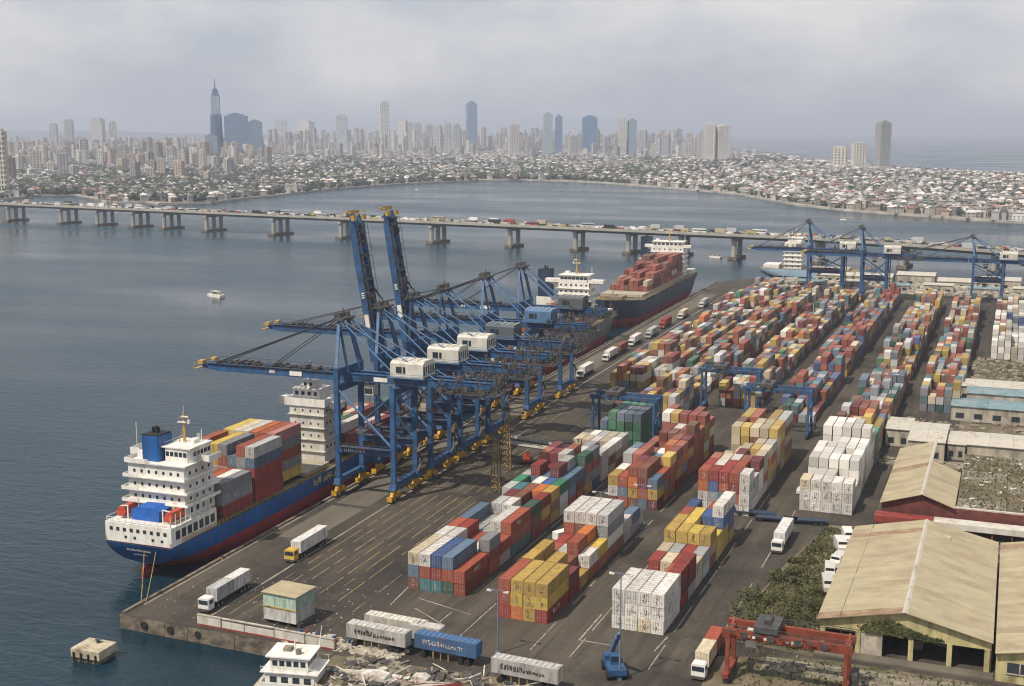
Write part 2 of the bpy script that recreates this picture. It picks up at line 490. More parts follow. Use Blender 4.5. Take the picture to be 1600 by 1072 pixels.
for x0, y0, y1 in ((-136.0, 192, 420), (-133.6, 200, 380), (-130.6, 215, 470), (-127.4, 220, 330), (-125.0, 208, 360), (-122.4, 214, 320), (-119.5, 206, 330), (-114.2, 202, 340)):
    y = y0
    while y < y1:
        ln = R.uniform(2, 20)
        strip('lane_line', M['lineyellow'], [(x0 - QS * (y - 190), y), (x0 - QS * (y + ln - 190), min(y + ln, y1))], R.uniform(.1, .24), 0.004, 'worn yellow lane line on the quay')
        y += ln + R.uniform(1, 6)
for xx in (-96.6, -90.3, -76.0, -68.4, -54.0, -45.5, -31.0):
    y = 198
    while y < 300:
        ln = R.uniform(6, 22)
        strip('lane_line', M['linewhite'], [(xx, y), (xx, y + ln)], 0.2, 0.004, 'worn white line beside a container row')
        y += ln + R.uniform(1.5, 12)
for (a, b) in (((648, 950), (690, 975)), ((655, 935), (735, 960)), ((610, 945), (640, 915)), ((905, 1000), (940, 960)), ((905, 1000), (965, 1010)), ((1022, 1018), (1043, 995))):
    strip('slot_line', M['linewhite'], [ground(*a), ground(*b)], 0.25, 0.004, 'white painted slot marking on the asphalt')

# ---------------------------------------------------------------- far land
shore = [(-60, 316), (0, 313), (60, 307), (120, 306), (150, 311), (170, 318), (230, 317), (250, 320), (330, 318), (375, 312), (420, 308), (500, 298), (600, 290), (700, 285), (760, 283), (820, 282), (890, 284), (950, 287), (1060, 296), (1150, 304), (1200, 313), (1250, 322), (1320, 330), (1400, 336), (1500, 343), (1600, 350), (1700, 356)]
farside = [(1720, 283), (1600, 276.5), (1500, 271), (1400, 264), (1330, 257), (1250, 249), (1190, 242.5), (1150, 238)]
LAND = [ground(x, y, SEA) for x, y in shore] + [ground(x, y, SEA) for x, y in farside] + [(-3800, 14500), (-23000, 14500), (-23000, 2600), (-5000, 1700)]
M['land'] = pmat('city_ground', (0.20, 0.18, 0.15), 0.95, 0.4, 0.01, (0.05, 0.06, 0.035), 0.85, 0.006)
m = MB()
m.prism(LAND, 'z', SEA - 1, SEA + 2.2)
tag(part('terrain', M['land'], None, mb=m), 'flat built up land across the water', kind='structure')
# seawall as pale blocks along the near shore
M['seawall'] = pmat('seawall_stone', (0.36, 0.34, 0.30), 0.9, 0.3, 0.05)
sw = tag(link('sea_wall', None), 'pale stone sea wall along the far shore', kind='structure')
for (a, b) in zip(LAND[:26], LAND[1:27]):
    n = max(1, int(math.dist(a, b) / 60))
    for i in range(n):
        p = [a[k] + (b[k] - a[k]) * i / n for k in (0, 1)]
        q = [a[k] + (b[k] - a[k]) * (i + 1) / n for k in (0, 1)]
        mm = MB()
        mm.beam((p[0], p[1], SEA + .9), (q[0], q[1], SEA + .9), 5.0, 3.2)
        part('wall_block', M['seawall'], sw, mb=mm)
m = MB()
for cx, h, ww in ((-11500, 110, 2600), (-9800, 80, 2000), (-8200, 70, 1700), (-13800, 130, 2600), (-6500, 55, 1500)):
    m.blob((cx, 13300 + R.uniform(-300, 300), SEA), ww, 500, h, 0.2)
M['hill'] = pmat('wooded_hill', (0.06, 0.075, 0.05), 0.95, 0.3, 0.003)
tag(part('hills', M['hill'], None, mb=m), 'low hills far behind the city', kind='structure')

# ---------------------------------------------------------------- bridge
def bridge_y(X): return 937 - 0.141 * (X + 193)
br = thing('road_bridge', 'long concrete girder bridge crossing the water with dense traffic', 'bridge')
BZ = 15.6
BD = Vector((1, -0.141, 0)).normalized()
BN = Vector((0.141, 1, 0)).normalized()
def bp_(X, off, z):
    v = Vector((X, bridge_y(X), z)) + BN * off
    return (v.x, v.y, v.z)
xs = [-1900, -1560, -1300, -1150, -1062, -996, -915, -862, -812, -770, -715, -633, -556, -460, -385, -325, -279, -235, -193, -130, -70, -10, 50, 110, 170, 230]
def deck_z(X):
    return BZ if X < -120 else BZ - min(6.0, (X + 120) * 0.030)
for a, b in zip(xs[:-1], xs[1:]):
    m = MB()
    za, zb = deck_z(a), deck_z(b)
    def ring(X, z):
        return [bp_(X, o, z + h) for o, h in ((-13, 0), (13, 0), (13, -1.0), (6.5, -3.3), (-6.5, -3.3), (-13, -1.0))]
    ra, rb = ring(a + .15, za), ring(b - .15, zb)
    m._add(ra + rb, [(k, (k + 1) % 6, 6 + (k + 1) % 6, 6 + k) for k in range(6)] + [(5, 4, 3, 2, 1, 0), (6, 7, 8, 9, 10, 11)])
    sp = part('deck_span', M['concrete'], br, mb=m)
    for o in (-12.8, 12.8):
        m = MB()
        m.beam(bp_(a, o, za + .55), bp_(b, o, zb + .55), 0.35, 1.1)
        part('parapet', M['concrete'], sp, mb=m)
    m = MB()
    m.poly([bp_(a + .15, -12.4, za + .006), bp_(b - .15, -12.4, zb + .006), bp_(b - .15, 12.4, zb + .006), bp_(a + .15, 12.4, za + .006)])
    part('road_surface', M['asphalt'], sp, mb=m)
for i, X in enumerate(xs[1:-1]):
    z = deck_z(X)
    offs = (-10, 0, 10) if X < -420 else (-6.5, 6.5)
    m = MB()
    h = bp_(X, offs[0] - 4, 0), bp_(X, offs[-1] + 4, 0)
    m.beam((h[0][0], h[0][1], SEA + .7), (h[1][0], h[1][1], SEA + .7), 7.0, 2.6)
    pier = part('pile_cap', M['quaywall'], br, mb=m)
    for o in offs:
        m = MB()
        q = bp_(X, o, 0)
        m.cyl((q[0], q[1], SEA + 1.9), (q[0], q[1], z - 4.9), 1.9, n=10)
        part('pier_column', M['concrete'], pier, mb=m)
    m = MB()
    m.beam(bp_(X, offs[0] - 2.6, z - 4.1), bp_(X, offs[-1] + 2.6, z - 4.1), 3.4, 1.55)
    part('pier_cap', M['concrete'], pier, mb=m)
# traffic: low-poly cars, vans, lorries and buses sharing four meshes
def veh_mesh(kind):
    m = MB()
    if kind == 'car':
        m.prism([(-2.1, .25), (2.1, .25), (2.1, .8), (1.3, .95), (.7, 1.5), (-1.3, 1.5), (-2.0, .95)], 'y', -.85, .85)
    elif kind == 'van':
        m.prism([(-2.5, .3), (2.6, .3), (2.6, 1.0), (1.9, 2.1), (-2.5, 2.1)], 'y', -.95, .95)
    elif kind == 'bus':
        m.box(-5.5, -1.25, .4, 5.5, 1.25, 3.2)
    else:
        m.box(-5.2, -1.25, .9, 2.6, 1.25, 3.9).prism([(2.9, .5), (5.0, .5), (5.0, 1.8), (4.5, 2.9), (2.9, 2.9)], 'y', -1.2, 1.2)
    m.mi = 1
    if kind == 'car':
        m.box(-1.25, -.87, .98, .75, .87, 1.38)
    elif kind == 'van':
        m.box(1.0, -.97, 1.2, 2.0, .97, 1.8)
    elif kind == 'bus':
        m.box(-5.2, -1.27, 1.7, 5.52, 1.27, 2.6)
    else:
        m.box(3.5, -1.22, 1.7, 4.8, 1.22, 2.5)
    m.mi = 2
    xr = {'car': (-1.3, 1.3), 'van': (-1.6, 1.7), 'bus': (-3.5, 3.6), 'lorry': (-3.8, -2.2, 3.9)}[kind]
    for x in xr:
        for y in (-1, 1):
            wy = y * (.75 if kind == 'car' else 1.0)
            m.cyl((x, wy - .14, .42), (x, wy + .14, .42), .42, n=8)
    return m.mesh(kind, [M['vehicle'], M['glass'], M['rubber']])
VM = {k: veh_mesh(k) for k in ('car', 'van', 'bus', 'lorry')}
VC = {'white': (.72, .71, .69), 'silver': (.42, .43, .44), 'black': (.03, .03, .035), 'red': (.30, .06, .05), 'blue': (.08, .12, .22), 'beige': (.42, .36, .26), 'yellow': (.46, .36, .10)}
for lane, off in enumerate((-9.5, -5.0, 5.0, 9.5)):
    X = -1080.0 + R.uniform(0, 10)
    while X < 170:
        k = R.choices(('car', 'van', 'bus', 'lorry'), (8, 4, .5, .7))[0]
        cn = R.choices(list(VC), (6, 4, 3, 1.4, 1, 3, .8))[0]
        p = bp_(X, off + R.uniform(-.4, .4), deck_z(X) + .012)
        o = link({'car': 'car', 'van': 'van', 'bus': 'bus', 'lorry': 'lorry'}[k], VM[k], None, p, math.atan2(BD.y, BD.x) + (0 if lane < 2 else math.pi), VC[cn])
        ppx = project(p[0], p[1], p[2])[0]
        if not -40 < ppx < 1640:
            COL.unlink(o)
            bpy.data.objects.remove(o)
            X += R.uniform(6, 15)
            continue
        stretch = next(s_ for lim, s_ in ((130, 'at its left end'), (260, 'left of the second pier group'), (420, 'left of the raised booms'), (560, 'just left of the raised booms'), (700, 'behind the raised booms'), (860, 'right of the raised booms'), (1000, 'above the grey ship'), (1120, 'above the navy ship'), (1240, 'left of the distant cranes'), (1420, 'behind the distant cranes'), (9999, 'at its right end')) if ppx < lim)
        tag(o, f"{cn} {k} in the {('nearest', 'second', 'third', 'farthest')[lane]} lane of the bridge, {stretch}", k, f'{cn} {k} traffic on the bridge')
        X += R.uniform(6, 15) + (6 if k in ('bus', 'lorry') else 0)
# ---------------------------------------------------------------- quay cranes
def wheelset(root, x, y):
    """yellow bogie with four wheels under a crane leg"""
    b = part('bogie', M['yellow'], root, [('box', x - .5, y - 2.55, .8, x + .5, y - .35, 1.55), ('box', x - .5, y + .35, .8, x + .5, y + 2.55, 1.55), ('prism', [(y - 1.9, 1.57), (y + 1.9, 1.57), (y + .8, 2.9), (y - .8, 2.9)], 'x', x - .42, x + .42), ('box', x - .7, y - 2.95, .55, x + .7, y - 2.6, 1.8), ('box', x - .7, y + 2.6, .55, x + .7, y + 2.95, 1.8)])
    m = MB()
    for k in (-2.15, -1.0, 1.0, 2.15):
        m.cyl((x - .3, y + k, .46), (x + .3, y + k, .46), .45, n=10)
    part('wheel', M['darksteel'], b, mb=m)
def quay_crane(label, Y, raised=False, reach=41.0, gauge=15.6, back=40.0, group='quay cranes', X=None, z=29.0, apexz=45.5, sign=True, half=6.5, house='dirtywhite'):
    X = quay_x(Y) + 1.6 if X is None else X
    root = thing('quay_crane', label, 'crane', (X, Y, 0), QA, group)
    B, S, D = M['blue'], M['steelblue'], M['darksteel']
    H, G0 = half, 1.9
    zt = z + 4.0
    for x in (0, gauge):
        for y in (-H, H):
            wheelset(root, x, y)
            part('leg', B, root, [('box', x - .62, y - .6, 4.6, x + .62, y + .6, zt if x == 0 else z)])
            part('leg_foot', B, root, [('prism', [(y - 1.4, 3.0), (y + 1.4, 3.0), (y + .8, 4.58), (y - .8, 4.58)], 'x', x - .9, x + .9)])
        part('sill_beam', B, root, [('box', x - .5, -H + .72, 3.3, x + .5, H - .72, 4.5), ('box', x - .62, -H + 1.4, 4.52, x + .62, H - 1.4, 4.7)])
        part('cross_beam', B, root, [('box', x - .7, -H + .72, z - 2.0, x + .7, H - .72, z - .25)])
    part('top_beam', B, root, [('box', -.68, -H + .72, zt - 2.0, .68, H - .72, zt - .1)])
    for y in (-H, H):
        part('portal_beam', B, root, [('box', .64, y - .5, 11.5, gauge - .64, y + .5, 13.2)])
        part('walkway', D, root, [('box', .82, y - 1.5, 13.22, gauge - .82, y - .62, 13.32), ('beam', (.9, y - 1.45, 14.2), (gauge - .9, y - 1.45, 14.2), .09)] + [('beam', (x, y - 1.45, 13.3), (x, y - 1.45, 14.2), .08) for x in (1, 4, 7, 10, 13, gauge - 1)])
        part('brace', S, root, [('cyl', (.5, y, z - 1.5), (gauge - .5, y, 13.8), .32)])
        part('brace', B, root, [('cyl', (gauge - .5, y + .2, z - 2.2), (gauge * .45, y + .2, z - 9), .22)])
    # fixed girders between and behind the legs
    for y in (-G0, G0):
        part('trolley_girder', B, root, [('box', -2.5, y - .4, z + .1, back, y + .4, z + 2.1), ('box', -2.4, y - .65, z + 2.1, back - .1, y + .65, z + 2.22)])
    part('end_platform', D, root, [('box', back - 12, -5.2, z - .6, back + 3, 5.2, z - .3)])
    m = MB()
    for _ in range(80):
        px, py = R.uniform(back - 13, back + 2.8), R.choice((-5, -4.4, 4.4, 5, -1.5, 0, 1.5)) + R.uniform(-.3, .3)
        pz = z + R.choice((-.3, -.3, 2.1))
        m.box(px - R.uniform(.1, .5), py - .25, pz, px + R.uniform(.1, .6), py + .25, pz + R.uniform(.4, 1.7))
    for _ in range(55):
        px = R.uniform(back - 14, back + 2)
        m.beam((px, -5, z + R.uniform(-1.2, 2.4)), (px + R.uniform(-3, 3), 5, z + R.uniform(-1.2, 2.4)), .12)
    for py in (-5.1, 5.1):
        for kz in (.5, 1.1):
            m.beam((back - 12, py, z - .3 + kz), (back + 3, py, z - .3 + kz), .09)
        for k in range(9):
            m.beam((back - 12 + k * 1.85, py, z - .3), (back - 12 + k * 1.85, py, z + .85), .09)
    tag(part('machinery', D, root, mb=m), kind='stuff')
    # machine house
    if house:
        hx = gauge - 2.0
        hb = part('machine_house', M[house], root, [('prism', [(-3.6, z + 2.4), (3.6, z + 2.4), (3.6, z + 5.8), (2.4, z + 6.4), (-2.4, z + 6.4), (-3.6, z + 5.8)], 'x', hx, hx + 9.0)])
        part('roof_rib', M['dirtywhite'], hb, [('box', hx + k, -2.4, z + 6.42, hx + k + .25, 2.4, z + 6.55) for k in (.2, 2.5, 4.5, 6.5, 8.6)])
        for a, b2 in ((1.6, 3.2), (3.5, 4.2)):
            part('window', M['glass'], hb, [('box', hx + a, -3.66, z + 3.4, hx + b2, -3.58, z + 5.0)])
        for k in range(5):
            part('vent', D, hb, [('box', hx + 8.98, -3.2 + k * 1.35, z + 3.0, hx + 9.06, -2.5 + k * 1.35, z + 5.2)])
        for y in (-4.6, 4.6):
            part('handrail', S, hb, [('beam', (hx - .6, y, z + 3.3), (hx + 9.7, y, z + 3.3), .08), ('beam', (hx - .6, y, z + 2.8), (hx + 9.7, y, z + 2.8), .08), ('box', hx - .6, min(y, y * .82), z + 2.24, hx + 9.7, max(y, y * .82), z + 2.36)])
    # operator cab and trolley
    part('trolley', D, root, [('box', 4.0, -2.3, z + .3, 8.0, 2.3, z + 1.6)])
    cb = part('operator_cab', M['dirtywhite'], root, [('box', 5, -1.4, z - 3.4, 7.6, 1.2, z - .7)])
    part('window', M['glass'], cb, [('box', 4.93, -1.2, z - 3.0, 4.99, 1.0, z - 1.3), ('box', 5.2, -1.47, z - 3.0, 7.4, -1.42, z - 1.6)])
    # A-frame over the seaside legs
    ax = -1.2
    for y in (-H, H):
        part('a_frame_leg', S if y < 0 else B, root, [('beam', (0, y, zt), (ax, y * .36, apexz - .8), .75, .7)])
        part('back_stay', S, root, [('cyl', (ax + .3, y * .36, apexz - .6), (gauge - .5, y * .45, z + 2.2), .22)])
        part('back_stay', S, root, [('cyl', (ax + .3, y * .36, apexz - .4), (back - 14, y * .45, z + 2.2), .16)])
        part('rear_strut', B, root, [('beam', (ax, y * .36, apexz - 1.2), (1.6, y * .5, z + 2.3), .5)])
    part('apex_beam', D, root, [('box', ax - 1.3, -3.6, apexz - .8, ax + 1.6, 3.6, apexz - .3), ('box', ax - .5, -2.6, apexz - .3, ax + .5, -1.8, apexz + 1.1), ('box', ax - .5, 1.6, apexz - .3, ax + .6, 2.5, apexz + .9), ('cyl', (ax - 1, -2.4, apexz + .2), (ax - 1, 2.4, apexz + .2), .5), ('beam', (ax, 0, apexz - .3), (ax, 0, apexz + 2.2), .18), ('beam', (ax - 1.5, -3.7, apexz + .5), (ax + 1.8, -3.7, apexz + .5), .08), ('beam', (ax - 1.5, 3.7, apexz + .5), (ax + 1.8, 3.7, apexz + .5), .08)])
    # boom
    hz = z + 1.0
    bm = link('boom', None, root, (-3.0, 0, hz))
    if raised:
        bm.rotation_euler = (0, math.radians(81), 0)
    bx = -reach + 3
    for y in (-G0, G0):
        part('boom_girder', B, bm, [('prism', [(0.2, -.95), (0.2, 1.1), (bx, 1.1), (bx - 2.2, .5), (bx - 1.2, -.3), (bx + 3.0, -.95)], 'y', y - .4, y + .4)])
        part('girder_walkway', D, bm, [('box', bx, y - .9 if y < 0 else y + .42, 1.1, 0, y - .42 if y < 0 else y + .9, 1.2), ('beam', (bx, y * 1.42, 2.1), (0, y * 1.42, 2.1), .1)] + [('beam', (bx + k * abs(bx) / 12, y * 1.42, 1.2), (bx + k * abs(bx) / 12, y * 1.42, 2.1), .09) for k in range(13)])
    part('boom_tie', D, bm, [('box', bx * k - .4, -G0 + .52, -.4, bx * k + .4, G0 - .52, .7) for k in (.15, .3, .45, .6, .75, .9, .985)])
    m = MB()
    for _ in range(40):
        px = R.uniform(bx, -2)
        m.box(px, R.choice((-2.3, -1.9, 1.6, 1.9)), 1.15, px + R.uniform(.3, 1.0), R.choice((-1.5, -1.3, 2.3, 2.1)), 1.15 + R.uniform(.2, .75))
    tag(part('boom_fittings', M['darksteel'], bm, mb=m), kind='stuff')
    part('boom_head', M['mast'], bm, [('box', bx - 3.4, -3.7, -.5, bx - 2.4, 3.7, -.3), ('beam', (bx - 3.3, -4.2, -.2), (bx - 2.6, -4.2, 1.4), .2), ('beam', (bx - 3.3, 4.2, -.2), (bx - 2.6, 4.2, 1.4), .2), ('beam', (bx - 2.9, -4.2, 1.2), (bx - 2.9, 4.2, 1.2), .15), ('box', bx - 2.0, -3.9, .9, bx - .6, -2.2, 1.9), ('box', bx - 2.0, 2.0, .9, bx - .6, 3.6, 1.7)])
    if sign:
        part('sign_plate', M['white'], bm, [('box', -13.0, -G0 - .56, -.6, -9.4, -G0 - .52, .7)])
        part('lettering', M['whiteink'], bm, [('box', bx * .5 + k, -G0 - .56, -.35, bx * .5 + k + .35, -G0 - .52, .5 + .2 * (int(k * 7) % 2)) for k in (0, .6, 1.2)])
        part('name_plate', M['white'], root, [('box', 8.4, -G0 - .56, z + .5, 12.2, -G0 - .52, z + 1.6)])
        lt = MB()
        for k in range(11):
            lt.box(2.0 + k * .55, -H - .66, 11.9, 2.0 + k * .55 + R.uniform(.15, .4), -H - .62, 12.6 + R.uniform(-.1, .2))
        part('lettering', M['whiteink'], root, mb=lt)
    a = Vector((ax, 0, apexz - .2))
    for y in (-1, 1):
        for frac, rad in ((.5, .12), (.94, .14), (.90, .10)):
            if raised:
                ang = math.radians(81)
                q = Vector((-3.0 + bx * frac * math.cos(ang) , y * G0, hz - bx * frac * math.sin(ang)))
                mid = Vector((ax - 3.5, y * 2.2, (apexz + q.z) / 2 - 6 * frac))
                part('fore_stay', M['cable'], root, [('cyl', tuple(a + Vector((0, y * 2, 0))), tuple(mid), rad, rad, 6), ('cyl', tuple(mid), tuple(q), rad, rad, 6)])
            else:
                q = Vector((-3.0 + bx * frac, y * G0, hz + 1.2))
                part('fore_stay', M['cable'], root, [('cyl', tuple(a + Vector((0, y * 2, 0))), tuple(q), rad, rad, 6)])
    # access stair on the land side leg, hoist ropes
    st = MB()
    zz = 5.0
    sgn = 1
    while zz < z - 2:
        st.beam((gauge + 1.2, H - 3.0 * sgn * .5, zz), (gauge + 1.2, H + 3.0 * sgn * .5, zz + 2.6), .5, .12)
        st.box(gauge + .85, H + 1.5 * sgn - .3, zz + 2.5, gauge + 1.9, H + 1.5 * sgn + .3, zz + 2.6)
        zz += 2.7
        sgn = -sgn
    part('stair', D, root, mb=st)
    part('hoist_rope', M['cable'], root, [('cyl', (6 + i, j, z - 12), (6 + i, j, z + .3), .05, .05, 5) for i in (-1, 1) for j in (-1.5, 1.5)])
    part('spreader', M['darksteel'], root, [('box', 5.0, -6, z - 12.5, 7.0, 6, z - 12.1), ('box', 5.2, -1.2, z - 12.1, 6.8, 1.2, z - 11.2)])
    return root
quay_crane('nearest blue quay crane, boom lowered over the blue ship', 276.8)
quay_crane('blue quay crane with raised boom, left one of the two raised', 299.2, raised=True)
quay_crane('blue quay crane with raised boom, right one of the two raised', 319.6, raised=True)
quay_crane('blue quay crane with long lowered boom just behind the raised pair', 341.0, reach=60.0, sign=False, house='hullgrey')
quay_crane('blue quay crane with lowered boom, second from the far end of the row', 375.0, reach=42.0, back=34, sign=False, house='steelblue')
quay_crane('blue quay crane with lowered boom, farthest of the row along the ships', 409.0, reach=44.0, back=30, house='hullgrey')
quay_crane('distant blue crane beside the pale blue ship, leftmost at the yard end', 736.0, X=-109.0, reach=32, back=26, group='cranes at the far end of the yard', z=23.0, apexz=41.0, gauge=19, sign=False)
quay_crane('distant blue crane in the middle at the yard end', 708.0, X=-76.0, reach=30, back=28, group='cranes at the far end of the yard', z=24, apexz=40.5, gauge=13, sign=False)
quay_crane('distant blue crane with pale boom, rightmost at the yard end', 722.0, X=-19.0, reach=46, back=36, group='cranes at the far end of the yard', z=21.5, apexz=36.0, gauge=15, sign=False)

# ---------------------------------------------------------------- yard gantries (rubber tyred)
def yard_gantry(label, x0, x1, Y, h=14.6, wb=3.6, mat='blue', beam=1.25, cat='gantry crane', group='yard gantry cranes', tyres=True, name='yard_gantry'):
    root = thing(name, label, cat, ((x0 + x1) / 2, Y, 0), 0, group)
    B = M[mat]
    w = (x1 - x0) / 2
    for sx in (-1, 1):
        for sy in (-1, 1):
            part('leg', B, root, [('beam', (sx * w, sy * wb, 1.9), (sx * w, sy * wb * .82, h - beam), .65, .65)])
            if tyres:
                t = MB()
                for k in (-1.15, 1.15):
                    t.cyl((sx * w - .35, sy * wb + k, .8), (sx * w + .35, sy * wb + k, .8), .8, n=12)
                part('wheel', M['rubber'], root, mb=t)
            else:
                part('wheel_box', M['darksteel'], root, [('box', sx * w - .5, sy * wb - 1.0, .05, sx * w + .5, sy * wb + 1.0, .85)])
        part('sill_beam', B, root, [('box', sx * w - .5, -wb - 1.6, 1.2, sx * w + .5, wb + 1.6, 1.95)])
        part('end_beam', B, root, [('box', sx * w - .45, -wb * .82 + .45, h - 1.4, sx * w + .45, wb * .82 - .45, h - .5)])
        part('cross_brace', B, root, [('beam', (sx * w, -wb * .9, 6), (sx * w, wb * .9, 9.5), .35)])
    for sy in (-1, 1):
        part('main_girder', B, root, [('box', -w - 1.0, sy * wb * .82 - .38, h - beam, w + 1.0, sy * wb * .82 + .38, h)])
        part('handrail', M['darksteel'], root, [('beam', (-w - 1, sy * (wb * .82 + .55), h + 1), (w + 1, sy * (wb * .82 + .55), h + 1), .09), ('beam', (-w - 1, sy * (wb * .82 + .55), h + .5), (w + 1, sy * (wb * .82 + .55), h + .5), .07)] + [('beam', (-w - 1 + k * (2 * w + 2) / 8, sy * (wb * .82 + .55), h), (-w - 1 + k * (2 * w + 2) / 8, sy * (wb * .82 + .55), h + 1), .07) for k in range(9)])
    tr = part('trolley', M['darksteel'], root, [('box', -w * .35 - 2, -wb - .2, h + .25, -w * .35 + 2, wb + .2, h + 1.3), ('cyl', (-w * .35, -1.5, h + 1.5), (-w * .35, 1.5, h + 1.5), .6)])
    part('operator_cab', M['dirtywhite'], tr, [('box', -w * .35 - 3.6, -1.2, h - 3.2, -w * .35 - 1.8, 1.2, h - .6)])
    part('power_unit', M['darksteel'], root, [('box', w + .6, -1.6, 2.1, w + 1.8, 1.6, 4.2)])
    part('festoon', M['darksteel'], root, [('box', -w + k * 2.2, -wb * .82 - 1.1, h - .2 - .7 * (k % 2), -w + k * 2.2 + 1.2, -wb * .82 - .9, h + .1) for k in range(int(w * 2 / 2.2))])
    return root
yard_gantry('blue yard gantry straddling the green container stack', -113.4, -94.6, 350.5)
yard_gantry('blue yard gantry over the row right of the middle lane', -73.4, -54.2, 379.0)
yard_gantry('blue yard gantry farther back, left of the middle lane', -93.0, -74.6, 404.0)
rg = yard_gantry('rust red rail gantry beside the cream warehouse', -40.4, -21.0, 201.0, h=9.3, wb=2.8, mat='gantryred', beam=1.4, group=None, tyres=False, name='rail_gantry')
part('lettering', M['whiteink'], rg, [('box', -6.5 + k * .9 + R.uniform(0, .2), -2.8 * .82 - .535, 8.35, -6.5 + k * .9 + R.uniform(.4, .7), -2.8 * .82 - .505, 8.35 + R.uniform(.35, .6)) for k in (0, .8, 3, 3.7, 4.4, 7, 8, 9.5)])
# ---------------------------------------------------------------- ships
def hull_mesh(L, B, zd, zb, bowf=0.16, zs=3.2, sheer=2.2):
    ys = [0, 1.5, 4, 8, 14, 22, 34] + [34 + (L * (1 - bowf) - 34) * k / 6 for k in range(1, 7)] + [L * (1 - bowf) + L * bowf * k for k in (.2, .4, .6, .75, .88, .96, 1.0)]
    zl = [-2, -1, 0, 1, 2, 3, zb, zb + .35] + [zb + .35 + (zd - zb - .35) * k for k in (.25, .5, .75, 1)]
    rows = []
    for y in ys:
        s = max(0.0, 1 - y / 20.0)
        zbot = -2 + (zs + 2) * s ** 1.6
        n = 2.0 + 4.0 * min(1, y / 30.0)
        bow = max(0.0, (y - L * (1 - bowf)) / (L * bowf))
        hb = B / 2 * (0.93 + .07 * min(1, y / 12))
        top = zd + (sheer * bow if bow else 0)
        row = []
        for z in zl:
            zz = max(zbot, z if z < zd else top)
            t = max(0.0, min(1.0, (zz - zbot) / (zd - zbot)))
            wdt = hb * (1 - (1 - t) ** n) ** (1 / n) if t < 1 else hb
            if y > 0 and s == 0 and z <= -2: wdt = hb * .55
            if bow:
                fl = .55 + .45 * t          # flare: waterline closes before the deck
                k = max(0.0, 1 - (bow / fl) ** 1.9) if bow < fl else 0.0
                wdt = min(wdt, hb) * k
            yy = y - (1.5 * t if y == 0 else 0)
            row.append((wdt, yy, zz))
        rows.append(row)
    m = MB()
    nz_ = len(zl)
    V = []
    for row in rows:
        V += [(-a, b, c) for a, b, c in row] + [(a, b, c) for a, b, c in row]
    F, MI = [], []
    for i in range(len(ys) - 1):
        o, p = i * 2 * nz_, (i + 1) * 2 * nz_
        for j in range(nz_ - 1):
            mi = 1 if zl[j + 1] <= zb + .01 else 0
            F.append((o + j, o + j + 1, p + j + 1, p + j)); MI.append(mi)
            F.append((o + nz_ + j, p + nz_ + j, p + nz_ + j + 1, o + nz_ + j + 1)); MI.append(mi)
    for j in range(nz_ - 1):
        F.append((j, nz_ + j, nz_ + j + 1, j + 1)); MI.append(0)
    m.v, m.f, m.m, m.c = V, F, MI, [None] * len(F)
    deck = []
    for row in rows: deck.append((row[-1][0], row[-1][1], row[-1][2]))
    return m, deck
def ship(name, label, loc, rz, L, B, zd, zb, hm):
    root = thing(name, label, 'ship', loc, rz)
    hmesh, dk = hull_mesh(L, B, zd, zb)
    h = part('hull', [hm, M['boot']], root, mb=hmesh)
    for p in h.data.polygons: p.use_smooth = True
    m = MB()
    for (a, b) in zip(dk[:-1], dk[1:]):
        m.poly([(-a[0] * .985, a[1], a[2] - .25), (a[0] * .985, a[1], a[2] - .25), (b[0] * .985, b[1], b[2] - .25), (-b[0] * .985, b[1], b[2] - .25)])
    part('deck', M['deck'], root, mb=m)
    m = MB()
    for sgn in (-1, 1):
        for (a, b) in zip(dk[:-1], dk[1:]):
            m.beam((sgn * (a[0] - .12), a[1], a[2] + .5), (sgn * (b[0] - .12), b[1], b[2] + .5), .12, .12)
            m.beam((sgn * (a[0] - .12), a[1], a[2] + 1.0), (sgn * (b[0] - .12), b[1], b[2] + 1.0), .1, .1)
            for k in range(5):
                q = [a[i] + (b[i] - a[i]) * k / 5 for i in range(3)]
                m.beam((sgn * (q[0] - .12), q[1], q[2]), (sgn * (q[0] - .12), q[1], q[2] + 1.0), .1, .1)
    part('railing', M['mast'], root, mb=m)
    return root, dk
def win_row(parent, face, a0, a1, fixed, z, n, w=.75, h=.75, skip=0.0):
    """separate window panes set 4 cm proud of a wall; face 'a' aft/-y, 'f' +y, 's' +x, 'p' -x"""
    for k in range(n):
        if R.random() < skip: continue
        c = a0 + (a1 - a0) * (k + .5) / n
        if face in 'af':
            d = -1 if face == 'a' else 1
            b = ('box', c - w / 2, min(fixed, fixed + d * .05), z, c + w / 2, max(fixed, fixed + d * .05), z + h)
        else:
            d = 1 if face == 's' else -1
            b = ('box', min(fixed, fixed + d * .05), c - w / 2, z, max(fixed, fixed + d * .05), c + w / 2, z + h)
        part('window', M['glass'], parent, [b])
def mast(root, x, y, z, h, mat='mast'):
    p = part('mast', M[mat], root, [('cyl', (x, y, z), (x, y, z + h), .38, .2), ('beam', (x - 1.8, y, z + h * .62), (x + 1.8, y, z + h * .62), .22), ('beam', (x - 1.2, y, z + h * .82), (x + 1.4, y, z + h * .82), .18), ('beam', (x - .9, y - .9, z), (x, y, z + h * .55), .2), ('beam', (x + .9, y - .9, z), (x, y, z + h * .55), .2)])
    part('radar', M['white'], p, [('box', x - 1.5, y - .5, z + h * .64, x + .8, y - .25, z + h * .64 + .35), ('box', x - .3, y - .5, z + h * .84, x + 1.6, y - .3, z + h * .84 + .3), ('cyl', (x + 1.5, y, z + h * .62), (x + 1.5, y, z + h * .62 + .9), .35), ('cyl', (x, y, z + h), (x, y, z + h + 1.6), .05, .05, 5)])
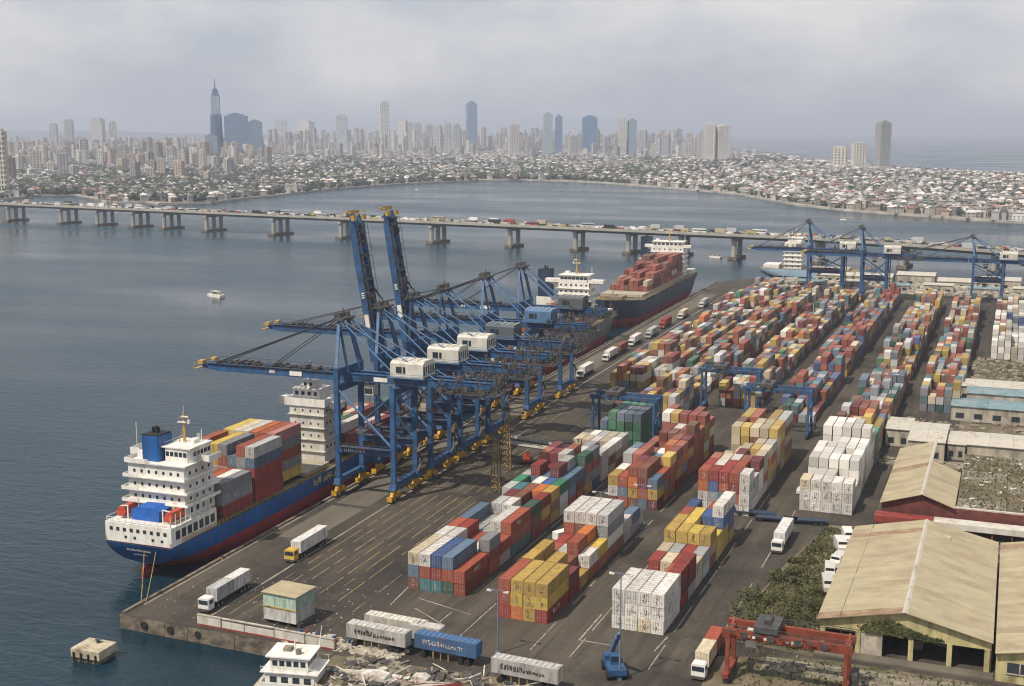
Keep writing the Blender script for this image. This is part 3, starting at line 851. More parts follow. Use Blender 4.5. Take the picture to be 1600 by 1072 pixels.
def funnel(root, x, y, z, w, d, h, mat):
    f = part('funnel', M[mat], root, [('prism', [(x - w / 2, y - d / 2 + .4), (x - w / 2 + .4, y - d / 2), (x + w / 2 - .4, y - d / 2), (x + w / 2, y - d / 2 + .4), (x + w / 2, y + d / 2), (x - w / 2, y + d / 2)], 'z', z, z + h)])
    part('funnel_cap', M['rubber'], f, [('box', x - w / 2 + .2, y - d / 2 + .2, z + h, x + w / 2 - .2, y + d / 2 - .2, z + h + .3), ('cyl', (x - .6, y, z + h + .2), (x - .6, y - .3, z + h + 1.6), .35), ('cyl', (x + .5, y, z + h + .2), (x + .5, y - .3, z + h + 1.9), .4), ('cyl', (x, y + 1, z + h + .2), (x, y + .9, z + h + 1.3), .3)])
# ---- ship 1: blue feeder at the near end of the berth
S1Y, S1L, S1B = 209.0, 150.0, 20.5
s1, dk1 = ship('container_ship', 'blue hulled container ship with white stern house, nearest at the quay', (quay_x(S1Y) - 4.0 - S1B * .44, S1Y, SEA), QA, S1L, S1B, 8.0, 4.0, M['hullblue'])
s1.scale = (.88, 1, 1)
W = M['white']
hb = S1B / 2 * .935
pp = part('poop_house', W, s1, [('box', -hb, -1.3, 8.02, hb, 15.5, 12.2)])
win_row(pp, 'a', -8.8, 8.8, -1.3, 10.4, 9, .9, .8)
win_row(pp, 'a', -7.6, 8.2, -1.3, 8.9, 6, .7, .6, .2)
win_row(pp, 's', 0, 15, hb, 9.3, 7, 1.5, 1.9)
part('rubbing_strake', M['redpaint'], s1, [('box', -hb - .02, -1.42, 7.86, hb + .02, -1.31, 8.02)])
dh = part('deckhouse', W, s1, [('box', -8.4, 6.0, 12.22, 8.0, 17.0, 23.6)])
for lv, z in enumerate((14.9, 17.6, 20.5)):
    ov = (1.5, 1.5, .9)[lv]
    part('deck_ledge', W, s1, [('box', -8.4 - ov, 5.0 - .5 * lv * 0, z, 8.0 + ov, 17.6, z + .22), ('box', 8.0 + ov - .14, 5.0, z + .22, 8.0 + ov, 17.6, z + .75), ('box', -8.4 - ov, 5.0, z + .22, -8.4 - ov + .14, 17.6, z + .75), ('box', -8.4 - ov + .15, 5.0, z + .22, -5.0, 5.14, z + .75)])
    win_row(dh, 'a', -7.6, 7.4, 6.0, z + 1.0, 7, .65, .7, .15)
    win_row(dh, 's', 7, 16.5, 8.0, z + 1.0, 4, .7, .75)
win_row(dh, 'a', -7.6, 7.4, 6.0, 13.2, 6, .65, .8, .2)
win_row(dh, 's', 7, 16.5, 8.0, 13.0, 4, .9, 1.4)
part('top_ledge', W, s1, [('box', -9.0, 5.4, 23.62, 8.8, 17.6, 23.9), ('box', -9.0, 5.4, 23.9, -8.85, 17.6, 24.7), ('box', -8.85, 5.4, 23.9, -2.0, 5.55, 24.7)])
wh = part('wheelhouse', W, s1, [('prism', [(.2, 9.2), (1.0, 8.2), (7.4, 8.2), (8.2, 9.2), (8.2, 16.2), (.2, 16.2)], 'z', 23.92, 27.0), ('box', -.1, 7.9, 27.02, 8.6, 16.5, 27.3)])
win_row(wh, 'a', 1.0, 7.4, 8.2, 25.2, 5, .95, 1.0)
win_row(wh, 's', 9.4, 16.0, 8.2, 25.2, 5, 1.0, 1.0)
part('bridge_wing', W, s1, [('box', 8.22, 11.0, 23.92, 11.6, 15.5, 24.2), ('box', 11.4, 11.0, 24.22, 11.6, 15.5, 25.3), ('box', 8.22, 11.0, 24.22, 11.38, 11.15, 25.3), ('box', -12.0, 11.0, 23.92, -9.02, 15.5, 24.2), ('box', -12.0, 11.0, 24.22, -11.8, 15.5, 25.4), ('box', -11.78, 11.0, 24.22, -9.02, 11.15, 25.4)])
part('rooftop_gear', W, s1, [('beam', (8.2, 9, 27.9), (8.2, 16, 27.9), .08), ('beam', (.3, 9, 27.9), (.3, 16, 27.9), .08), ('box', 4.6, 12.5, 27.3, 6.2, 14.5, 28.1), ('cyl', (6.9, 14.5, 27.3), (6.9, 14.5, 30.2), .12), ('cyl', (5.2, 15.5, 27.3), (5.2, 15.5, 28.8), .45), ('cyl', (-10.6, 12, 24.2), (-10.6, 12, 31.0), .09), ('box', -8.0, 9, 23.92, -4.6, 16, 25.2)])
funnel(s1, -2.6, 9.6, 23.9, 5.2, 5.0, 5.6, 'hullblue')
mast(s1, 2.6, 13.5, 27.3, 6.6)
part('stern_rail', W, s1, [('beam', (-9.3, -1.1, 12.8), (9.3, -1.1, 12.8), .1), ('beam', (-9.3, -1.1, 13.2), (9.3, -1.1, 13.2), .1), ('beam', (9.3, -1.1, 13.2), (9.3, 15.4, 13.2), .1), ('beam', (-9.3, -1.1, 13.2), (-9.3, 15.4, 13.2), .1)] + [('beam', (-9.3 + k * 1.86, -1.1, 12.2), (-9.3 + k * 1.86, -1.1, 13.2), .09) for k in range(11)] + [('beam', (9.3, -1 + k * 1.8, 12.2), (9.3, -1 + k * 1.8, 14.9), .14) for k in range(10)])
part('tarpaulin', M['tarp'], s1, [('prism', [(-3.9, 12.3), (3.9, 12.3), (4.1, 14.6), (2.2, 15.3), (-2.6, 15.2), (-4.1, 14.5)], 'y', 1.4, 5.6)])
part('rudder', M['boot'], s1, [('prism', [(-1.0, -2.0), (3.2, -2.0), (2.8, 3.0), (-.4, 2.4)], 'x', -.35, .35), ('cyl', (0, 2.5, 1.2), (0, -.6, .9), 1.1, .3)])
m = MB()
x = -3.4
while x < 3.4:
    wd_ = R.uniform(.28, .42)
    m.beam((x, -1.44, 6.4), (x + R.uniform(-.05, .1), -1.52, 6.4 + R.uniform(.3, .5)), .03, .09)
    m.beam((x, -1.46, 6.42 + R.choice((0, .2))), (x + wd_ * .8, -1.46, 6.42 + R.choice((0, .2))), .03, .08)
    x += wd_
m.mi = 0
x = -1.6
while x < 2.4:
    m.beam((x, -1.16, 5.35), (x + .08, -1.26, 5.7), .03, .08)
    m.beam((x, -1.22, 5.55), (x + .25, -1.22, 5.55), .03, .08)
    x += .42
part('ship_name', M['whiteink'], s1, mb=m)
m = MB()
for k in range(9):
    y = 58 + k * 1.5
    for _ in range(3):
        a = y + R.uniform(0, 1.0)
        z0 = 5.2 + R.uniform(0, .9)
        m.beam((S1B / 2 + .04, a, z0), (S1B / 2 + .04, a + R.uniform(-.3, .5), z0 + R.uniform(.7, 1.5)), .08, .32)
part('hull_lettering', M['yellowink'], s1, mb=m)
for k in range(4):
    part('hatch_cover', M['hatch'], s1, [('box', -8.6, 56.6 + k * 3.1 if k else 56.6, 8.3, 8.6, 56.6 + k * 3.1 + 3.0, 9.2)])
for y0 in (17.8, 31.0, 44.5):
    part('lashing_bridge', M['darksteel'], s1, [('box', -9.6, y0 - .5, 8.0, 9.6, y0 - .3, 9.0)] + [('box', -9.6 + k * 2.7, y0 - .5, 9.0, -9.35 + k * 2.7, y0 - .3, 12.0) for k in range(8)])
# midship deckhouse of the blue ship
d2 = part('forward_house', M['dirtywhite'], s1, [('box', -4.6, 69.0, 8.6, 7.0, 76.0, 23.6)])
for z in (11.5, 14.6, 17.8, 21.2):
    part('deck_ledge', M['dirtywhite'], s1, [('box', -5.0, 68.4, z, 7.4, 76.3, z + .2)])
    win_row(d2, 'a', -4, 6.4, 69.0, z + .9, 4, .5, .6, .3)
    win_row(d2, 's', 69.5, 75.5, 7.0, z + .9, 3, .7, .8, .2)
part('forward_bridge', W, s1, [('box', -6.0, 68.6, 23.62, 7.6, 76.4, 25.6), ('box', -3.8, 69.6, 25.62, 5.4, 75.6, 28.2), ('box', -1.4, 70.6, 28.22, 3.2, 74.2, 30.2), ('box', -9.6, 71.0, 23.4, -6.02, 74.6, 25.2), ('box', 7.62, 71.0, 22.9, 10.8, 74.6, 24.6)])
win_row(d2, 'a', -3.4, 5.0, 69.6, 26.4, 4, 1.1, 1.0)
win_row(d2, 'a', -1.0, 2.8, 70.6, 28.8, 2, 1.0, .8)
mast(s1, .8, 72, 30.2, 3.6, 'white')
for sx, nm in ((-1, 'port'), (1, 'starboard')):
    lb = thing('lifeboat', f'orange lifeboat on the {nm} stern deck of the blue ship', 'lifeboat', s1.matrix_basis @ Vector((sx * 6.9, 3.4, 13.6)) if False else (s1.location.x + sx * 6.2 - QS * 3.4, s1.location.y + 3.4, SEA + 13.5), QA, 'lifeboats of the blue ship')
    part('boat_hull', M['orange'], lb, [('prism', [(-2.9, .5), (-2.3, -.5), (2.3, -.5), (2.9, .5)], 'x', -1.1, 1.1)] if False else [('prism', [(-1.2, .3), (-.7, -.7), (.7, -.7), (1.2, .3)], 'y', -2.4, 2.4), ('prism', [(-1.1, .32), (1.1, .32), (.7, 1.3), (-.7, 1.3)], 'y', -2.1, 2.1)])
    part('davit', W, lb, [('beam', (-sx * 1.6, k, -1.3), (-sx * 1.6, k, 1.7), .25) for k in (-1.9, 1.9)] + [('beam', (-sx * 1.6, k, 1.7), (sx * .2, k, 1.5), .2) for k in (-1.9, 1.9)])
def ropes(label, pts):
    m = MB()
    for p, q in pts:
        P_, Q_ = Vector(p), Vector(q)
        pr = P_
        for k in range(1, 7):
            t = k / 6
            c = P_.lerp(Q_, t) - Vector((0, 0, 1.2 * t * (1 - t)))
            m.cyl(tuple(pr), tuple(c), .09, .09, 5)
            pr = c
    tag(part('mooring_rope', M['lineyellow'], None, mb=m), label, 'rope')
q0 = s1.location
ropes('yellowish mooring line from the blue stern to the quay corner', [((q0.x + 1.5, q0.y - 1.4, SEA + 6.5), (quay_x(188) + 1.2, 189.5, .3))])
ropes('second mooring line beside the red rudder, to the quay corner', [((q0.x + 4.5, q0.y - 1.4, SEA + 6.8), (quay_x(188) + 1.6, 190.5, .3))])
# ---- generic superstructure for the ships farther along
def superstructure(root, y0, y1, z0, B, levels, fun, lmat='white', hf=.36, fx=0.0, fy=-4.0):
    W = M[lmat]
    hw = B * hf
    z = z0
    dhh = part('deckhouse', W, root, [('box', -hw, y0, z0, hw, y1, z0 + levels * 2.8)])
    for k in range(levels):
        zz = z0 + k * 2.8
        if k: part('deck_ledge', W, root, [('box', -hw - .8, y0 - .8, zz, hw + .8, y1 + .8, zz + .2)])
        for f, a, b, fx in (('a', -hw, hw, y0), ('f', -hw, hw, y1)):
            win_row(dhh, f, a, b, fx, zz + 1.2, 6, .8, .8)
        for f, fx in (('s', hw), ('p', -hw)):
            win_row(dhh, f, y0, y1, fx, zz + 1.2, 3, .8, .8)
    zt = z0 + levels * 2.8
    wh_ = part('wheelhouse', W, root, [('box', -hw * .9, y0 + 2, zt + .02, hw * .9, y1, zt + 3.0), ('box', -hw, y0 + 1.6, zt + 3.02, hw, y1 + .4, zt + 3.3)])
    for f, a, b, fx in (('f', -hw * .9, hw * .9, y1), ('a', -hw * .9, hw * .9, y0 + 2)):
        win_row(wh_, f, a, b, fx, zt + 1.3, 7, 1.6, 1.1)
    for s_ in (-1, 1):
        x0, x1 = sorted((s_ * (hw * .9 + .03), s_ * (B / 2 + .5)))
        part('bridge_wing', W, root, [('box', x0, y1 - 4, zt - .2, x1, y1 - .4, zt + 1.3), ('prism', [(s_ * (hw + .05), zt - 2.6), (s_ * (B / 2), zt - .22), (s_ * (hw + .05), zt - .22)], 'y', y1 - 2.6, y1 - 1.6)])
    mast(root, 0, (y0 + y1) / 2 + 1, zt + 3.3, 7.5)
    part('antenna', W, root, [('cyl', (-hw + 1, y0 + 3, zt + 3.3), (-hw + 1, y0 + 3, zt + 6.5), .12)])
    part('roof_locker', W, root, [('box', hw - 3, y0 + 3, zt + 3.3, hw - 1, y0 + 5, zt + 4.2)])
    if fun:
        part('funnel_casing', W, root, [('box', fx - 3.6, y0 + fy - 3, z0, fx + 3.6, y0 + fy + 3, z0 + levels * 1.5)])
        funnel(root, fx, y0 + fy, z0 + levels * 1.5, 6.0, 5.4, levels * 1.5 + 3.2, fun)
def far_ship(label, Ystern, L, B, zd, zb, hm, levels, fun, name='container_ship', X=None, rz=math.pi + QA, **sk):
    X = quay_x(Ystern - L / 2) - 3.2 - B / 2 if X is None else X
    root, dk = ship(name, label, (X + (QS * -L / 2 if rz > 2 else 0), Ystern, SEA), rz, L, B, zd, zb, hm)
    part('poop_deck', M['white'], root, [('box', -B * .44, 1.0, zd + .02, B * .44, 11, zd + 2.6)])
    superstructure(root, 14, 25, zd + .02, B, levels, fun, **sk)
    part('forecastle', M['deck'], root, [('box', -B * .22, L * .87, zd + .9, B * .22, L * .93, zd + 2.6), ('cyl', (-2, L * .9, zd + 2.6), (2, L * .9, zd + 2.6), .9)])
    part('foremast', M['mast'], root, [('cyl', (0, L * .9, zd + 2.6), (0, L * .9, zd + 11), .3, .15), ('beam', (-1.2, L * .9, zd + 8.5), (1.2, L * .9, zd + 8.5), .2)])
    n = int((L * .86 - 30) // 13.4)
    for k in range(n):
        part('hatch_cover', M['hatch'], root, [('box', -B * .42, 29 + k * 13.4, zd + .1, B * .42, 29 + k * 13.4 + 12.6, zd + 1.5)])
    return root, n
s2, n2 = far_ship('grey hulled container ship with dark funnel, second along the quay', 546.0, 178, 26, 12.0, 5.0, M['hullgrey'], 6, 'hullnavy', hf=.27, fx=10.0, fy=2.0)
s3, n3 = far_ship('navy hulled ship loaded with red containers, farthest along the quay', 722.0, 152, 26, 12.5, 4.4, M['hullnavy'], 6, 'hullnavy')
s4, n4 = far_ship('pale blue hulled ship with white house beyond the yard end', 815.0, 70, 17, 7.5, 1.5, M['hullpale'], 6, None, X=-150.0, rz=-math.pi / 2)
# ---------------------------------------------------------------- containers
CL, CW, CH = 12.19, 2.44, 2.6
def shell_mesh(Lc, H=CH, name='container_shell'):
    m = MB()
    p = .05
    x0, x1, y0, y1 = -CW / 2, CW / 2, 0, Lc
    m.box(x0 + p, y0 + p, .12, x1 - p, y1 - p, H - p)                       # recessed panels
    for x in (x0, x1 - .16):
        for y in (y0, y1 - .16):
            m.box(x, y, .0, x + .16, y + .16, H)                            # corner posts
        m.box(x, y0 + .16, 0, x + .12, y1 - .16, .17)                       # bottom rail
        m.box(x, y0 + .16, H - .12, x + .1, y1 - .16, H)                    # top rail
    for y in (y0, y1 - .1):
        m.box(x0 + .16, y, 0, x1 - .16, y + .1, .17)
        m.box(x0 + .16, y, H - .14, x1 - .16, y + .1, H)
    return m.mesh(name, [M['container']])
def door_mesh(side, H=CH):
    m = MB()
    a, b = (-CW / 2 + .17, -.01) if side < 0 else (.01, CW / 2 - .17)
    m.box(a, -.002, .18, b, .046, H - .15)
    m.mi = 1
    for k in (.3, .72):
        x = a + (b - a) * k
        m.box(x - .025, -.05, .2, x + .025, -.004, H - .18)
        m.box(x - .1, -.06, 1.0, x + .16, -.052, 1.12)
    return m.mesh('container_door', [M['cdoor'], M['rod']])
def roof_mesh(Lc, H=CH):
    m = MB()
    n = 12
    for k in range(n):
        y0 = .15 + (Lc - .3) * k / n
        m.box(-CW / 2 + .12, y0, H - .047, CW / 2 - .12, y0 + (Lc - .3) / n * .62, H - .012)
    return m.mesh('container_roof', [M['cdoor']])
CSH = {1: shell_mesh(CL), 2: shell_mesh(6.06)}
CRF = {1: roof_mesh(CL), 2: roof_mesh(6.06)}
CDR = {s: door_mesh(s) for s in (-1, 1)}
PAL = {'dark red': (.26, .035, .03), 'rust red': (.33, .075, .04), 'brown': (.20, .075, .05), 'maroon': (.15, .03, .04), 'white': (.66, .64, .60), 'pale grey': (.42, .43, .42), 'grey': (.24, .26, .28), 'ochre': (.46, .31, .07), 'yellow': (.55, .40, .08), 'blue': (.04, .10, .27), 'slate blue': (.10, .17, .26), 'teal': (.05, .20, .24), 'green': (.035, .22, .13), 'dark green': (.03, .10, .07), 'orange': (.52, .15, .035), 'cream': (.58, .50, .36), 'pink': (.46, .20, .18)}
MIX = 'dark red*5 rust red*6 brown*5 maroon*4 white*3 pale grey*3 grey*3 ochre*4 yellow*2 blue*3 slate blue*3 teal*2 green*2 dark green*2 orange*2 cream*2'
PALE = 'white*4 pale grey*4 cream*3 pink*1 rust red*4 brown*3 yellow*2 slate blue*2 ochre*3 maroon*2 green*1 grey*2 blue*1'
def pal(s):
    out = []
    for w_ in s.replace(' ', '_').split('_') if False else s.split('*'):
        pass
    import re
    for nme, k in re.findall(r'([a-z ]+?)\*(\d+)', s):
        out += [nme.strip()] * int(k)
    return out
MIXL, PALEL = pal(MIX), pal(PALE)
WHITEL = ['white'] * 9 + ['cream']
YELL = ['ochre'] * 3 + ['yellow'] * 2 + ['brown']
REDL = ['dark red'] * 4 + ['rust red'] * 4 + ['brown'] * 2 + ['white', 'maroon', 'pale grey']
GREENL = ['green'] * 5 + ['dark green'] * 2 + ['slate blue']
BLUEL = ['blue'] * 5 + ['slate blue'] * 3 + ['teal'] * 2 + MIXL[:10]
TAN = ['ochre', 'cream', 'yellow', 'rust red', 'brown', 'cream', 'pale grey', 'orange']
WARM = ['rust red', 'dark red', 'ochre', 'yellow', 'white', 'slate blue', 'pale grey', 'maroon', 'orange', 'brown', 'rust red']
ORD = ['first', 'second', 'third', 'fourth', 'fifth', 'sixth', 'seventh', 'eighth', 'ninth', 'tenth', 'eleventh', 'twelfth', 'thirteenth', 'fourteenth']
TIER = ['bottom', 'second', 'third', 'fourth', 'fifth', 'sixth']
slots = []   # dict(block, b, c, t, x, y, len, color, top, right, front)
MUTED = ['brown', 'maroon', 'grey', 'slate blue', 'dark green', 'pale grey', 'cream', 'rust red', 'ochre', 'grey', 'brown', 'teal']
def block(nm, xl, ncol, y0, heights, pals, pitch=2.54, bay=12.6, twenty=0.15, gap=.0, fix=None, rz=0.0, z0=0.0, frame=None, split=()):
    """heights: per bay, an int or a list per column; pals: per bay a list of colour names"""
    hs = []
    for b, h in enumerate(heights):
        row = []
        for c in range(ncol):
            if isinstance(h, (list, tuple)): row.append(h[c] if c < len(h) else 0)
            else: row.append(max(0, h + R.choice((0, 0, 0, 0, -1, -1, 1 if h < 5 else 0))) if gap else h)
        hs.append(row)
    if split:
        seq = []
        for b in range(len(hs)):
            for q in ((0, 1) if b in split else (0,)):
                row = [max(0, h - (1 if (q and R.random() < .22) else 0)) for h in hs[b]]
                seq.append((b, q, b in split, row))
        for i, (b, q, tw, row) in enumerate(seq):
            for c in range(ncol):
                for t in range(row[c]):
                    cn = None if q and R.random() < .6 else (fix or {}).get((b, c, t))
                    cn = cn or R.choice(pals[b % len(pals)])
                    slots.append(dict(block=nm, b=i, c=c, t=t, k=0, tw=tw, x=xl + c * pitch + CW / 2 + R.uniform(-.05, .05), y=y0 + b * bay + (6.3 if q else 0) + R.uniform(-.07, .07), z=z0 + t * CH, len=6.06 if tw else CL, col=cn,
                                      top=t == row[c] - 1, right=c == ncol - 1 or row[c + 1] <= t, front=i == 0 or seq[i - 1][3][c] <= t, vis=t == row[c] - 1 or c == ncol - 1 or row[c + 1] <= t or i == 0 or seq[i - 1][3][c] <= t, rz=rz, frame=frame))
        return
    for b in range(len(hs)):
        for c in range(ncol):
            tw = R.random() < twenty
            for t in range(hs[b][c]):
                for k in ((0,) if not tw else (0, 1)):
                    cn = (fix or {}).get((b, c, t)) or R.choice(pals[b % len(pals)])
                    ln = 6.06 if tw else CL
                    lx = xl + c * pitch + CW / 2 + R.uniform(-.035, .035)
                    ly = y0 + b * bay + (6.13 if k else 0) + R.uniform(-.05, .05)
                    top = t == hs[b][c] - 1
                    right = c == ncol - 1 or hs[b][c + 1] <= t
                    fr = b == 0 or hs[b - 1][c] <= t
                    slots.append(dict(block=nm, b=b, c=c, t=t, k=k, tw=tw, x=lx, y=ly, z=z0 + t * CH, len=ln, col=cn, top=top, right=right, front=fr and k == 0, vis=top or right or (fr and k == 0), rz=rz, frame=frame))
XA, XB, XC, XW, XE, XF, XZ = -110.1, -89.7, -67.9, -44.8, -25.5, -5.5, -133.5
# near blocks, read off the photograph
block('the quayside block', XA, 5, 217.4, [[3, 3, 3, 3, 2], [3, 3, 2, 2, 3], [3, 2, 2, 3, 3], [2, 3, 3, 2, 3], [3, 3, 3, 3, 3], [3, 4, 3, 4, 3], [4, 4, 4, 3, 4]],
      [WARM, REDL, WARM, WARM, MIXL, WARM, MIXL], fix={(0, 0, 2): 'cream', (0, 1, 2): 'white', (0, 2, 2): 'blue', (0, 3, 2): 'slate blue', (0, 4, 1): 'rust red', (0, 4, 0): 'rust red', (0, 0, 1): 'slate blue', (0, 1, 1): 'rust red', (0, 2, 1): 'dark red', (0, 3, 1): 'rust red', (0, 0, 0): 'brown', (0, 1, 0): 'teal', (0, 2, 0): 'teal', (0, 3, 0): 'dark green',
            (1, 0, 2): 'white', (1, 1, 2): 'white', (1, 4, 2): 'grey', (1, 4, 1): 'dark red', (1, 4, 0): 'rust red', (2, 4, 2): 'rust red', (2, 4, 1): 'dark red', (2, 4, 0): 'teal', (3, 4, 2): 'dark green', (3, 4, 1): 'brown', (4, 4, 2): 'ochre', (5, 4, 2): 'slate blue'}, twenty=0.0, split=(1, 3, 4, 5, 6))
block('the pale-topped block', XA, 5, 307.0, [[3, 3, 3, 3, 3], [3, 3, 3, 3, 3]], [['white', 'pale grey', 'white', 'grey', 'rust red', 'brown'], ['white', 'rust red', 'pale grey', 'cream']], twenty=0.0, split=(0, 1))
block('the green block', XA, 5, 344.0, [[3, 4, 4, 4, 4], [4, 4, 4, 4, 4]], [GREENL, GREENL + ['orange', 'rust red', 'blue']], fix={(0, 3, 3): 'slate blue', (0, 4, 0): 'green'}, twenty=0.0)
block('the yellow-fronted block', XB + 2.4, 4, 210.4, [[3, 3, 3, 3], [3, 2, 3, 2], [2, 2, 3, 2], [4, 4, 4, 4], [2, 1, 1, 2]], [YELL, YELL + ['maroon'], WARM, ['white', 'pale grey', 'rust red', 'brown', 'white'], PALEL],
      fix={(0, 0, 2): 'rust red', (0, 0, 1): 'rust red', (0, 0, 0): 'dark red', (0, 1, 2): 'ochre', (0, 2, 2): 'ochre', (0, 3, 2): 'ochre', (0, 1, 1): 'yellow', (0, 2, 1): 'ochre', (0, 3, 1): 'yellow', (0, 1, 0): 'orange', (0, 2, 0): 'ochre', (0, 3, 0): 'dark red', (1, 3, 1): 'maroon', (1, 3, 0): 'dark red', (2, 3, 1): 'white', (3, 0, 3): 'white', (3, 1, 3): 'white', (3, 2, 3): 'white', (3, 3, 3): 'pale grey', (3, 0, 2): 'rust red', (3, 1, 2): 'brown', (3, 2, 2): 'yellow', (3, 3, 2): 'grey'}, twenty=0.0, bay=12.5, split=(1, 2, 4))
block('the white-fronted block', XC + 2.4, 4, 213.4, [[3, 3, 3, 3], [2, 2, 2, 3], [2, 2, 2, 2], [3, 3, 3, 3], [3, 3, 3, 4]], [WHITEL, ['rust red', 'pale grey', 'dark red', 'pink'], ['pale grey', 'dark red', 'cream', 'teal'], ['yellow', 'ochre', 'pink', 'ochre', 'brown'], ['yellow', 'cream', 'rust red', 'blue']],
      fix={**{(0, c, t): 'white' for c in range(4) for t in range(3)}, (0, 2, 0): 'cream', (1, 3, 2): 'dark red', (1, 3, 1): 'maroon', (1, 3, 0): 'dark red', (4, 3, 3): 'white', (4, 3, 2): 'blue', (3, 0, 2): 'ochre', (3, 3, 2): 'ochre'}, twenty=0.0, bay=12.5, split=(1, 2, 3, 4))
block('the mixed five-wide block', XB, 5, 287.6, [[3, 3, 4, 4, 3], [4, 4, 3, 3, 4], [3, 3, 3, 4, 4], [3, 4, 4, 4, 5], [5, 5, 5, 5, 5]], [WARM, WARM, WARM, REDL, ['dark red', 'rust red', 'ochre', 'yellow', 'white']],
      fix={(0, 0, 0): 'maroon', (0, 1, 0): 'rust red', (0, 2, 0): 'brown', (0, 4, 0): 'maroon', (0, 4, 1): 'ochre', (0, 4, 2): 'slate blue', (0, 1, 1): 'slate blue', (0, 2, 1): 'ochre', (0, 0, 2): 'ochre', (4, 2, 4): 'dark red', (4, 3, 4): 'dark red', (4, 4, 4): 'dark red', (4, 4, 3): 'yellow', (4, 0, 4): 'white'}, twenty=0.0, split=(0, 1, 2, 3, 4))
block('the red-and-white block', XC, 5, 291.5, [[4, 4, 4, 4, 4], [4, 4, 4, 4, 4], [3, 3, 4, 4, 4], [5, 5, 5, 5, 5], [5, 5, 4, 5, 5]], [['rust red', 'white', 'dark red'], ['rust red', 'maroon', 'cream', 'white'], TAN, TAN, TAN],
      fix={(0, 0, 3): 'rust red', (0, 1, 3): 'dark red', (0, 2, 3): 'dark red', (0, 3, 3): 'rust red', (0, 4, 3): 'white', (0, 4, 2): 'white', (0, 4, 1): 'white', (0, 4, 0): 'white', (0, 0, 2): 'orange', (0, 1, 2): 'blue', (0, 2, 2): 'rust red', (0, 3, 2): 'dark red', (0, 0, 1): 'white', (0, 1, 1): 'grey', (0, 2, 1): 'teal', (0, 3, 1): 'rust red', (0, 0, 0): 'white', (0, 1, 0): 'cream', (0, 2, 0): 'teal', (0, 3, 0): 'white'}, twenty=0.0, split=(0, 1, 2, 3))
block('the all-white block', XW, 5, 301.6, [3, 4, 4, 5], [WHITEL], fix={(0, 0, 2): 'cream'}, twenty=0.0, split=(0, 1, 2, 3))
block('the ochre-topped block', XW, 5, 353.0, [[3, 3, 4, 3, 3], [4, 3, 3, 4, 3], [4, 4, 4, 4, 3]], [['ochre', 'yellow', 'brown', 'maroon', 'cream', 'green'], TAN, WARM], twenty=0.0, split=(0, 1, 2))
# the rest of the yard
def fill(nm, xl, ncol, y0, y1, h, pals, gaps=()):
    y = y0
    while y < y1 - 12:
        if any(a < y < b for a, b in gaps):
            y += 3
            continue
        block(nm, xl, ncol, y, [h if R.random() < .8 else h - 1], [R.choice(pals)], gap=1, twenty=.9)
        y += 12.8 + R.choice((0, 0, 0, .3))
CR = ((470, 478), (585, 592))
fill('far rows', XA, 5, 384, 700, 3, [MIXL, PALEL, PALEL], CR)
fill('far rows', XB, 5, 412, 720, 3, [MIXL, PALEL, WARM, MUTED], CR)
fill('far rows', XC, 5, 396, 720, 3, [BLUEL, BLUEL, MUTED], CR)
fill('far rows', XW, 5, 396, 700, 3, [MIXL, TAN, MUTED, MUTED], CR)
fill('far rows', XE, 5, 428, 695, 3, [MIXL, TAN, MUTED, MUTED], CR)
fill('far rows', XF, 5, 540, 700, 3, [PALEL, WHITEL, PALEL])
fill('far rows', XF + 14, 5, 545, 700, 3, [PALEL, WHITEL, MUTED])
fill('far rows', XF + 28, 5, 550, 700, 3, [MUTED, PALEL])
fill('far rows', XZ, 5, 428, 735, 3, [PALEL, MIXL, PALEL])
fill('far rows', XZ + 12.9, 3, 440, 700, 3, [PALEL, MIXL])
# ---- ships' cargo
def deck_block(nm, root, B, y0, heights, pals, ncol, z, fix=None, xl=None, rev=False):
    xl = -ncol * 2.5 / 2 if xl is None else xl
    block(nm, xl, ncol, y0, heights, pals, pitch=2.5, bay=13.4, twenty=0.0, fix=fix, z0=z, frame=root)
GREY = ['grey', 'slate blue', 'dark red', 'rust red']
deck_block("the blue ship's aft stack", s1, S1B, 17.8, [[3] * 7], [['rust red', 'white', 'cream', 'ochre', 'grey']], 7, 9.1, fix={(0, 6, 2): 'grey', (0, 6, 1): 'grey', (0, 6, 0): 'dark red', (0, 5, 2): 'white', (0, 5, 1): 'dark green'})
deck_block("the blue ship's tall stack", s1, S1B, 31.2, [[5, 4, 5, 5, 4, 5, 5]], [['rust red', 'cream', 'slate blue', 'ochre', 'white', 'grey', 'rust red']], 7, 9.1, fix={(0, 6, 4): 'pale grey', (0, 6, 3): 'slate blue', (0, 6, 2): 'dark red', (0, 6, 1): 'dark red', (0, 6, 0): 'dark red', (0, 5, 4): 'rust red', (0, 0, 4): 'rust red', (0, 2, 4): 'yellow', (0, 3, 4): 'grey'})
deck_block("the blue ship's third stack", s1, S1B, 44.8, [[5, 5, 5, 5, 5, 5, 0]], [['yellow', 'white', 'orange', 'rust red', 'cream', 'grey']], 7, 9.1, fix={(0, 0, 4): 'yellow', (0, 1, 4): 'cream', (0, 2, 4): 'white', (0, 3, 4): 'orange', (0, 4, 4): 'rust red', (0, 5, 4): 'pink', (0, 5, 3): 'grey'})
deck_block("the blue ship's fore stacks", s1, S1B, 79.5, [[2, 3, 3, 2, 3, 3, 2], [3, 2, 2, 3, 3, 2, 2], [2, 2, 1, 2, 3, 2, 1]], [['dark red', 'rust red', 'white', 'maroon', 'dark green', 'cream']], 7, 9.0)
